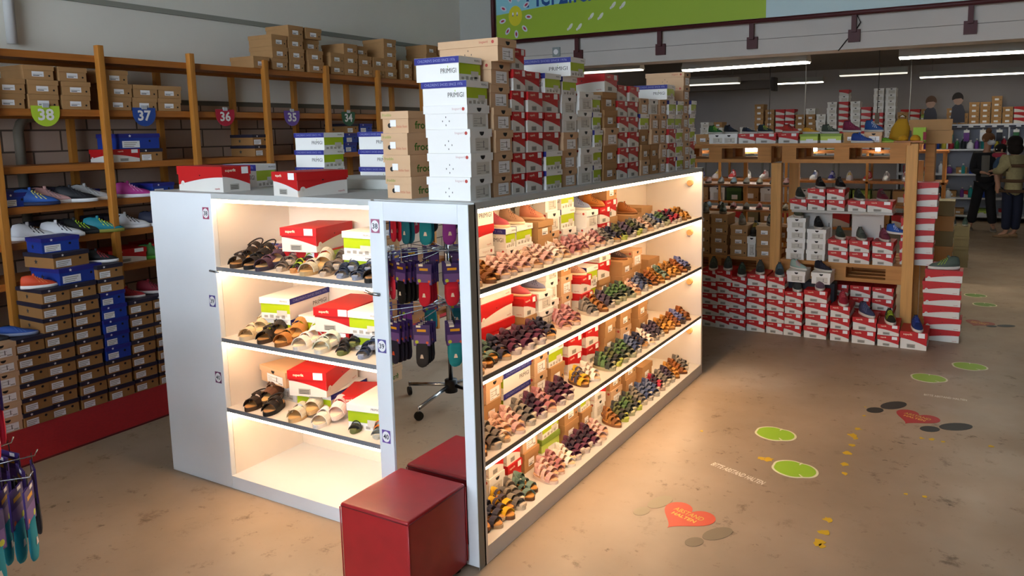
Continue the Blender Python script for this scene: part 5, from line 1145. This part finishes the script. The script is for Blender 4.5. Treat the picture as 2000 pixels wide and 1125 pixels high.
for i, (x, y, s) in enumerate(YL):
    b = MB(); rr = random.Random(i); n = 11
    pts = [(.026*s*(.45+.75*rr.random())*cos(2*pi*k/n), .026*s*(.45+.75*rr.random())*sin(2*pi*k/n)) for k in range(n)]
    flat(b, pts, mat('c9a21c', .6)); o = obj('tape_scrap', b, None, (x, y, 0)); tag(o, 'yellow scrap of torn floor tape, %s counted down the worn line' % nth(i) if i < 13 else 'stray yellow tape scrap on the floor, %s of the loose ones' % nth(i-13), 'tape scrap', 'yellow tape scraps on the floor')

# ------------------------------------------------------------------ people
def skin(verts, edges, rad, m, sub=2, smooth=True):
    me = bpy.data.meshes.new('sk'); me.from_pydata(verts, edges, []); me.materials.append(m)
    o = bpy.data.objects.new('sk', me); C.objects.link(o); o.modifiers.new('s', 'SKIN')
    for i, sv in enumerate(me.skin_vertices[0].data):
        r = rad[i]; sv.radius = r if isinstance(r, tuple) else (r, r); sv.use_root = (i == 0)
    mo = o.modifiers.new('u', 'SUBSURF'); mo.levels = sub; mo.render_levels = sub
    dg = bpy.context.evaluated_depsgraph_get(); dg.update()
    out = bpy.data.meshes.new_from_object(o.evaluated_get(dg)); bpy.data.objects.remove(o); bpy.data.meshes.remove(me)
    if not out.materials: out.materials.append(m)
    for p in out.polygons: p.use_smooth = smooth
    return out
SKINM = mat('b98a72', .6)
def ball(mb, c, r, m, n=14, k=9, sq=(1, 1, 1)):
    rings = []
    for i in range(1, k):
        a = pi*i/k; rings.append([(c[0]+r*sq[0]*sin(a)*cos(2*pi*j/n), c[1]+r*sq[1]*sin(a)*sin(2*pi*j/n), c[2]-r*sq[2]*cos(a)) for j in range(n)])
    mb.loft(rings, m)
def body(t, H, pose, m):
    """pose: joints; one continuous skin with five-fingered hands"""
    J = pose; V = []; E = []; Rr = []
    def a(p, r, par=None):
        V.append(tuple(p)); Rr.append(r)
        if par is not None: E.append((par, len(V)-1))
        return len(V)-1
    pel = a(J['pelvis'], (.13, .10)); wa = a(J['waist'], (.115, .09), pel); ch = a(J['chest'], (.14, .105), wa); nk = a(J['neck'], .05, ch); hd = a(J['jaw'], (.065, .075), nk); a(J['head'], (.082, .095), hd)
    for s in 'lr':
        h = a(J['hip'+s], .085, pel); k = a(J['knee'+s], .055, h); f = a(J['ankle'+s], .038, k); to = Vector(J['toe'+s]); a(to, (.035, .022), f)
        sh = a(J['sh'+s], .055, ch); el = a(J['el'+s], .040, sh); wr = a(J['wr'+s], .026, el); d = (Vector(J['wr'+s])-Vector(J['el'+s])).normalized(); side = d.cross(Vector((0, 0, 1)))
        side = side.normalized() if side.length > .1 else Vector((1, 0, 0))
        pm = a(Vector(J['wr'+s])+d*.06, (.03, .018), wr)
        for q, (o_, l) in enumerate(((-.027, .055), (-.010, .07), (.008, .075), (.025, .065))):
            p1 = a(Vector(V[pm])+d*.035+side*o_, .009, pm); a(Vector(V[p1])+d*l*.6+Vector((0, 0, -.02)), .008, p1)
        a(Vector(V[wr])+d*.04+side*-.045, .010, wr)
    obj('body_form', skin(V, E, Rr, m), t)
def face(t, c, fwd, hr=.095):
    fwd = Vector(fwd).normalized(); rt = fwd.cross(Vector((0, 0, 1))).normalized()
    b = MB(); c = Vector(c)
    n = c+fwd*(hr+.012)+Vector((0, 0, -.01)); ball(b, n, .016, SKINM, 8, 6)
    for s in (-1, 1):
        e = c+fwd*hr*.93+rt*s*.034+Vector((0, 0, .018)); ball(b, e, .010, WHITE, 8, 6); ball(b, e+fwd*.006, .006, BLACK, 8, 6)
        ea = c+rt*s*hr*.93+Vector((0, 0, 0)); ball(b, ea, .024, SKINM, 8, 6, (.6, .6, 1.2))
    m_ = c+fwd*hr*.95+Vector((0, 0, -.05)); ball(b, m_, .018, mat('8c4a44', .6), 8, 6, (1, 1, .35))
    obj('face', b, t)
def limb(pts, rad, m, sub=2): return skin(pts, [(i, i+1) for i in range(len(pts)-1)], rad, m, sub)
# left shopper: black coat, mask, hair in a bun, facing the aisle and the other woman
t = thing('person', 'person in black coat and trousers wearing a white face mask, hair in a bun', 'person', (0, 0, 0))
JL = dict(pelvis=(1.93, 13.0, .86), waist=(1.93, 13.0, 1.02), chest=(1.92, 12.99, 1.24), neck=(1.935, 12.97, 1.45), jaw=(1.95, 12.94, 1.54), head=(1.955, 12.93, 1.64), hipl=(1.85, 13.0, .82), kneel=(1.79, 12.98, .46), anklel=(1.73, 13.02, .09), toel=(1.72, 12.87, .03),
          hipr=(2.01, 13.0, .82), kneer=(2.04, 12.95, .46), ankler=(2.09, 12.95, .09), toer=(2.11, 12.80, .03), shl=(1.76, 12.99, 1.36), ell=(1.73, 12.93, 1.08), wrl=(1.90, 12.74, 1.06), shr=(2.08, 12.99, 1.36), elr=(2.13, 12.88, 1.10), wrr=(2.16, 12.68, 1.18))
body(t, 1.73, JL, SKINM); face(t, (1.955, 12.93, 1.63), (.5, -.85, -.15))
BLK = mat('141318', .8); TR_ = mat('17161c', .85)
obj('trousers', skin([(1.93, 13.0, .90), (1.85, 13.0, .82), (1.79, 12.98, .46), (1.735, 13.02, .12), (2.01, 13.0, .82), (2.04, 12.95, .46), (2.088, 12.95, .12)], [(0, 1), (1, 2), (2, 3), (0, 4), (4, 5), (5, 6)], [(.15, .12), .105, .085, .085, .105, .085, .085], TR_), t)
obj('coat', skin([(1.93, 13.0, .80), (1.93, 13.0, 1.02), (1.92, 12.99, 1.27), (1.92, 12.98, 1.40), (1.76, 12.99, 1.36), (1.73, 12.93, 1.08), (1.87, 12.77, 1.06), (2.08, 12.99, 1.36), (2.13, 12.88, 1.10), (2.155, 12.70, 1.17)], [(0, 1), (1, 2), (2, 3), (2, 4), (4, 5), (5, 6), (2, 7), (7, 8), (8, 9)], [(.18, .14), (.155, .12), (.165, .125), .075, .085, .068, .048, .085, .068, .048], BLK), t)
b = MB(); b.box((1.86, 12.845, .98), (1.99, 12.875, 1.36), mat('6a6660', .9), .012); obj('grey_shirt_front', b, t)
b = MB(); ball(b, (1.95, 12.955, 1.665), .105, mat('7a5236', .9), 16, 10, (1, 1, .95)); ball(b, (1.95, 12.98, 1.79), .05, mat('6e4a30', .9)); obj('hair', b, t)
b = MB(); ball(b, (2.0, 12.855, 1.585), .062, mat('d8dade', .8), 12, 8, (1.1, .8, .75)); obj('face_mask', b, t)
for i, (x, y) in enumerate(((1.725, 12.95), (2.10, 12.88))):
    for nm, me in shoe_meshes('trainer', '6a625c', '9a938a', '8a837a', .26): obj('shoe_'+nm, me, t, (x, y, 0), radians(-80))
# right shopper in a striped cardigan carrying a child
t = thing('person', 'person with dark bobbed hair in beige and brown striped cardigan carrying a child', 'person', (0, 0, 0))
JR = dict(pelvis=(2.34, 12.10, .84), waist=(2.35, 12.10, 1.00), chest=(2.36, 12.11, 1.22), neck=(2.335, 12.13, 1.42), jaw=(2.31, 12.15, 1.51), head=(2.31, 12.15, 1.60), hipl=(2.27, 12.10, .80), kneel=(2.27, 12.06, .45), anklel=(2.27, 12.10, .09), toel=(2.16, 12.13, .03),
          hipr=(2.41, 12.10, .80), kneer=(2.42, 12.12, .45), ankler=(2.40, 12.16, .09), toer=(2.29, 12.20, .03), shl=(2.24, 11.98, 1.33), ell=(2.13, 11.95, 1.13), wrl=(2.04, 12.18, 1.12), shr=(2.44, 12.25, 1.33), elr=(2.33, 12.38, 1.10), wrr=(2.12, 12.42, 1.06))
body(t, 1.7, JR, SKINM); face(t, (2.31, 12.15, 1.60), (-1, .3, -.1))
CB, CBR = mat('a59a72', .95, var=.1, scale=30), mat('5a4230', .95)
obj('jeans', skin([(2.34, 12.10, .88), (2.27, 12.10, .80), (2.27, 12.06, .45), (2.27, 12.10, .13), (2.41, 12.10, .80), (2.42, 12.12, .45), (2.40, 12.16, .13)], [(0, 1), (1, 2), (2, 3), (0, 4), (4, 5), (5, 6)], [(.15, .12), .10, .085, .075, .10, .085, .075], mat('1c2238', .85)), t)
obj('cardigan', skin([(2.34, 12.10, .70), (2.345, 12.10, .85), (2.35, 12.10, 1.02), (2.36, 12.11, 1.24), (2.35, 12.12, 1.36), (2.24, 11.98, 1.33), (2.13, 11.95, 1.13), (2.06, 12.15, 1.12), (2.44, 12.25, 1.33), (2.33, 12.38, 1.10), (2.15, 12.41, 1.07)], [(0, 1), (1, 2), (2, 3), (3, 4), (3, 5), (5, 6), (6, 7), (3, 8), (8, 9), (9, 10)], [(.185, .15), (.18, .145), (.165, .13), (.17, .135), (.10, .09), .09, .075, .055, .09, .075, .055], CB), t)
for z, w, k in ((1.22, .052, 1.0), (.97, .05, .98), (.80, .05, 1.02)):
    b = MB(); n = 24; cx, cy = 2.355, 12.10; rx, ry = .212*k, .182*k
    b.loft([[(cx+rx*cos(2*pi*i/n), cy+ry*sin(2*pi*i/n), zz) for i in range(n)] for zz in (z-w/2, z+w/2)], CBR, cap=True); obj('brown_stripe', b, t)
b = MB(); ball(b, (2.335, 12.13, 1.60), .118, mat('1d1512', .9), 16, 10, (1, 1, 1.02)); ball(b, (2.345, 12.12, 1.50), .115, mat('1d1512', .9), 14, 9, (1.05, 1.05, .95)); obj('hair', b, t)
for i, (x, y) in enumerate(((2.20, 12.11), (2.33, 12.18))):
    for nm, me in shoe_meshes('slipon', '8a6a4a', '6a5238', '8a6a4a', .25): obj('shoe_'+nm, me, t, (x, y, 0), radians(170))
t = thing('person', 'small child with dark hair in pink and blue top held between two people', 'person', (0, 0, 0))
obj('body_form', skin([(2.13, 12.34, 1.08), (2.12, 12.34, 1.22), (2.12, 12.34, 1.36), (2.125, 12.345, 1.47), (2.10, 12.24, 1.02), (2.13, 12.16, .86), (2.12, 12.14, .74), (2.14, 12.46, 1.02), (2.12, 12.52, .86), (2.11, 12.54, .74), (2.16, 12.22, 1.31), (2.22, 12.12, 1.26), (2.12, 12.46, 1.31), (2.2, 12.42, 1.26)],
    [(0, 1), (1, 2), (2, 3), (0, 4), (4, 5), (5, 6), (0, 7), (7, 8), (8, 9), (2, 10), (10, 11), (2, 12), (12, 13)], [.08, .08, .05, .085, .05, .038, .03, .05, .038, .03, .03, .02, .03, .02], SKINM), t)
obj('blue_top', skin([(2.13, 12.34, 1.10), (2.12, 12.34, 1.22), (2.12, 12.34, 1.33), (2.16, 12.22, 1.31), (2.21, 12.13, 1.27), (2.12, 12.46, 1.31), (2.19, 12.42, 1.27)], [(0, 1), (1, 2), (2, 3), (3, 4), (2, 5), (5, 6)], [.105, .105, .075, .05, .04, .05, .04], mat('3e5470', .9)), t)
b = MB(); n = 20; b.tube([(2.12+.075*cos(2*pi*i/n), 12.34+.085*sin(2*pi*i/n), 1.385) for i in range(n)], .038, mat('b03a52', .9), 8, closed=True); obj('pink_scarf', b, t)
b = MB(); ball(b, (2.135, 12.36, 1.49), .092, mat('16110f', .9), 14, 9); obj('hair', b, t); face(t, (2.125, 12.345, 1.465), (-.9, -.4, 0), .078)

# ------------------------------------------------------------------ the small far boxes, one object per kind
for nm, lb, ct in (('shoe_boxes', 'many small red, white and lime shoe boxes stacked in the far hall', 'shoe boxes'), ('cardboard_shoe_boxes', 'many small brown kraft boxes stacked in the far hall and rear rows', 'cardboard boxes')):
    b = MB()
    for ms, T in MASS[nm]:
        for _, me in ms:
            vs = [tuple(T @ v.co) for v in me.vertices]; o_ = len(b.v); b.v += vs
            mids = [b.mid(m) for m in me.materials]
            for p in me.polygons: b.f.append(tuple(o_+i for i in p.vertices)); b.mi.append(mids[p.material_index]); b.sm.append(False)
    o = obj(nm, b); tag(o, lb, ct); o['kind'] = 'stuff'
    print(nm, len(MASS[nm]))

# ------------------------------------------------------------------ light
w = bpy.data.worlds.new('daylight'); SC.world = w; w.use_nodes = True
bg = w.node_tree.nodes['Background']; bg.inputs['Color'].default_value = (.74, .86, 1.0, 1); bg.inputs['Strength'].default_value = 6.5
for i in range(3):
    ld = bpy.data.lights.new('window_portal', 'AREA'); ld.shape = 'RECTANGLE'; ld.size = 1.68; ld.size_y = 2.7; ld.cycles.is_portal = True
    lo = bpy.data.objects.new('window_portal', ld); C.objects.link(lo); lo.location = (WX0+1.8*i+.9, YB-.02, (WZ0+WZ1)/2); lo.rotation_euler = (-pi/2, 0, 0)
SC.view_settings.view_transform = 'Standard'; SC.view_settings.look = 'None'; SC.view_settings.gamma = 1; SC.view_settings.use_curve_mapping = False
SC.view_settings.exposure = 1.0

_dup = [k for k, v in LABELS.items() if v > 1]
print('DUPLABELS', len(_dup), _dup[:12])
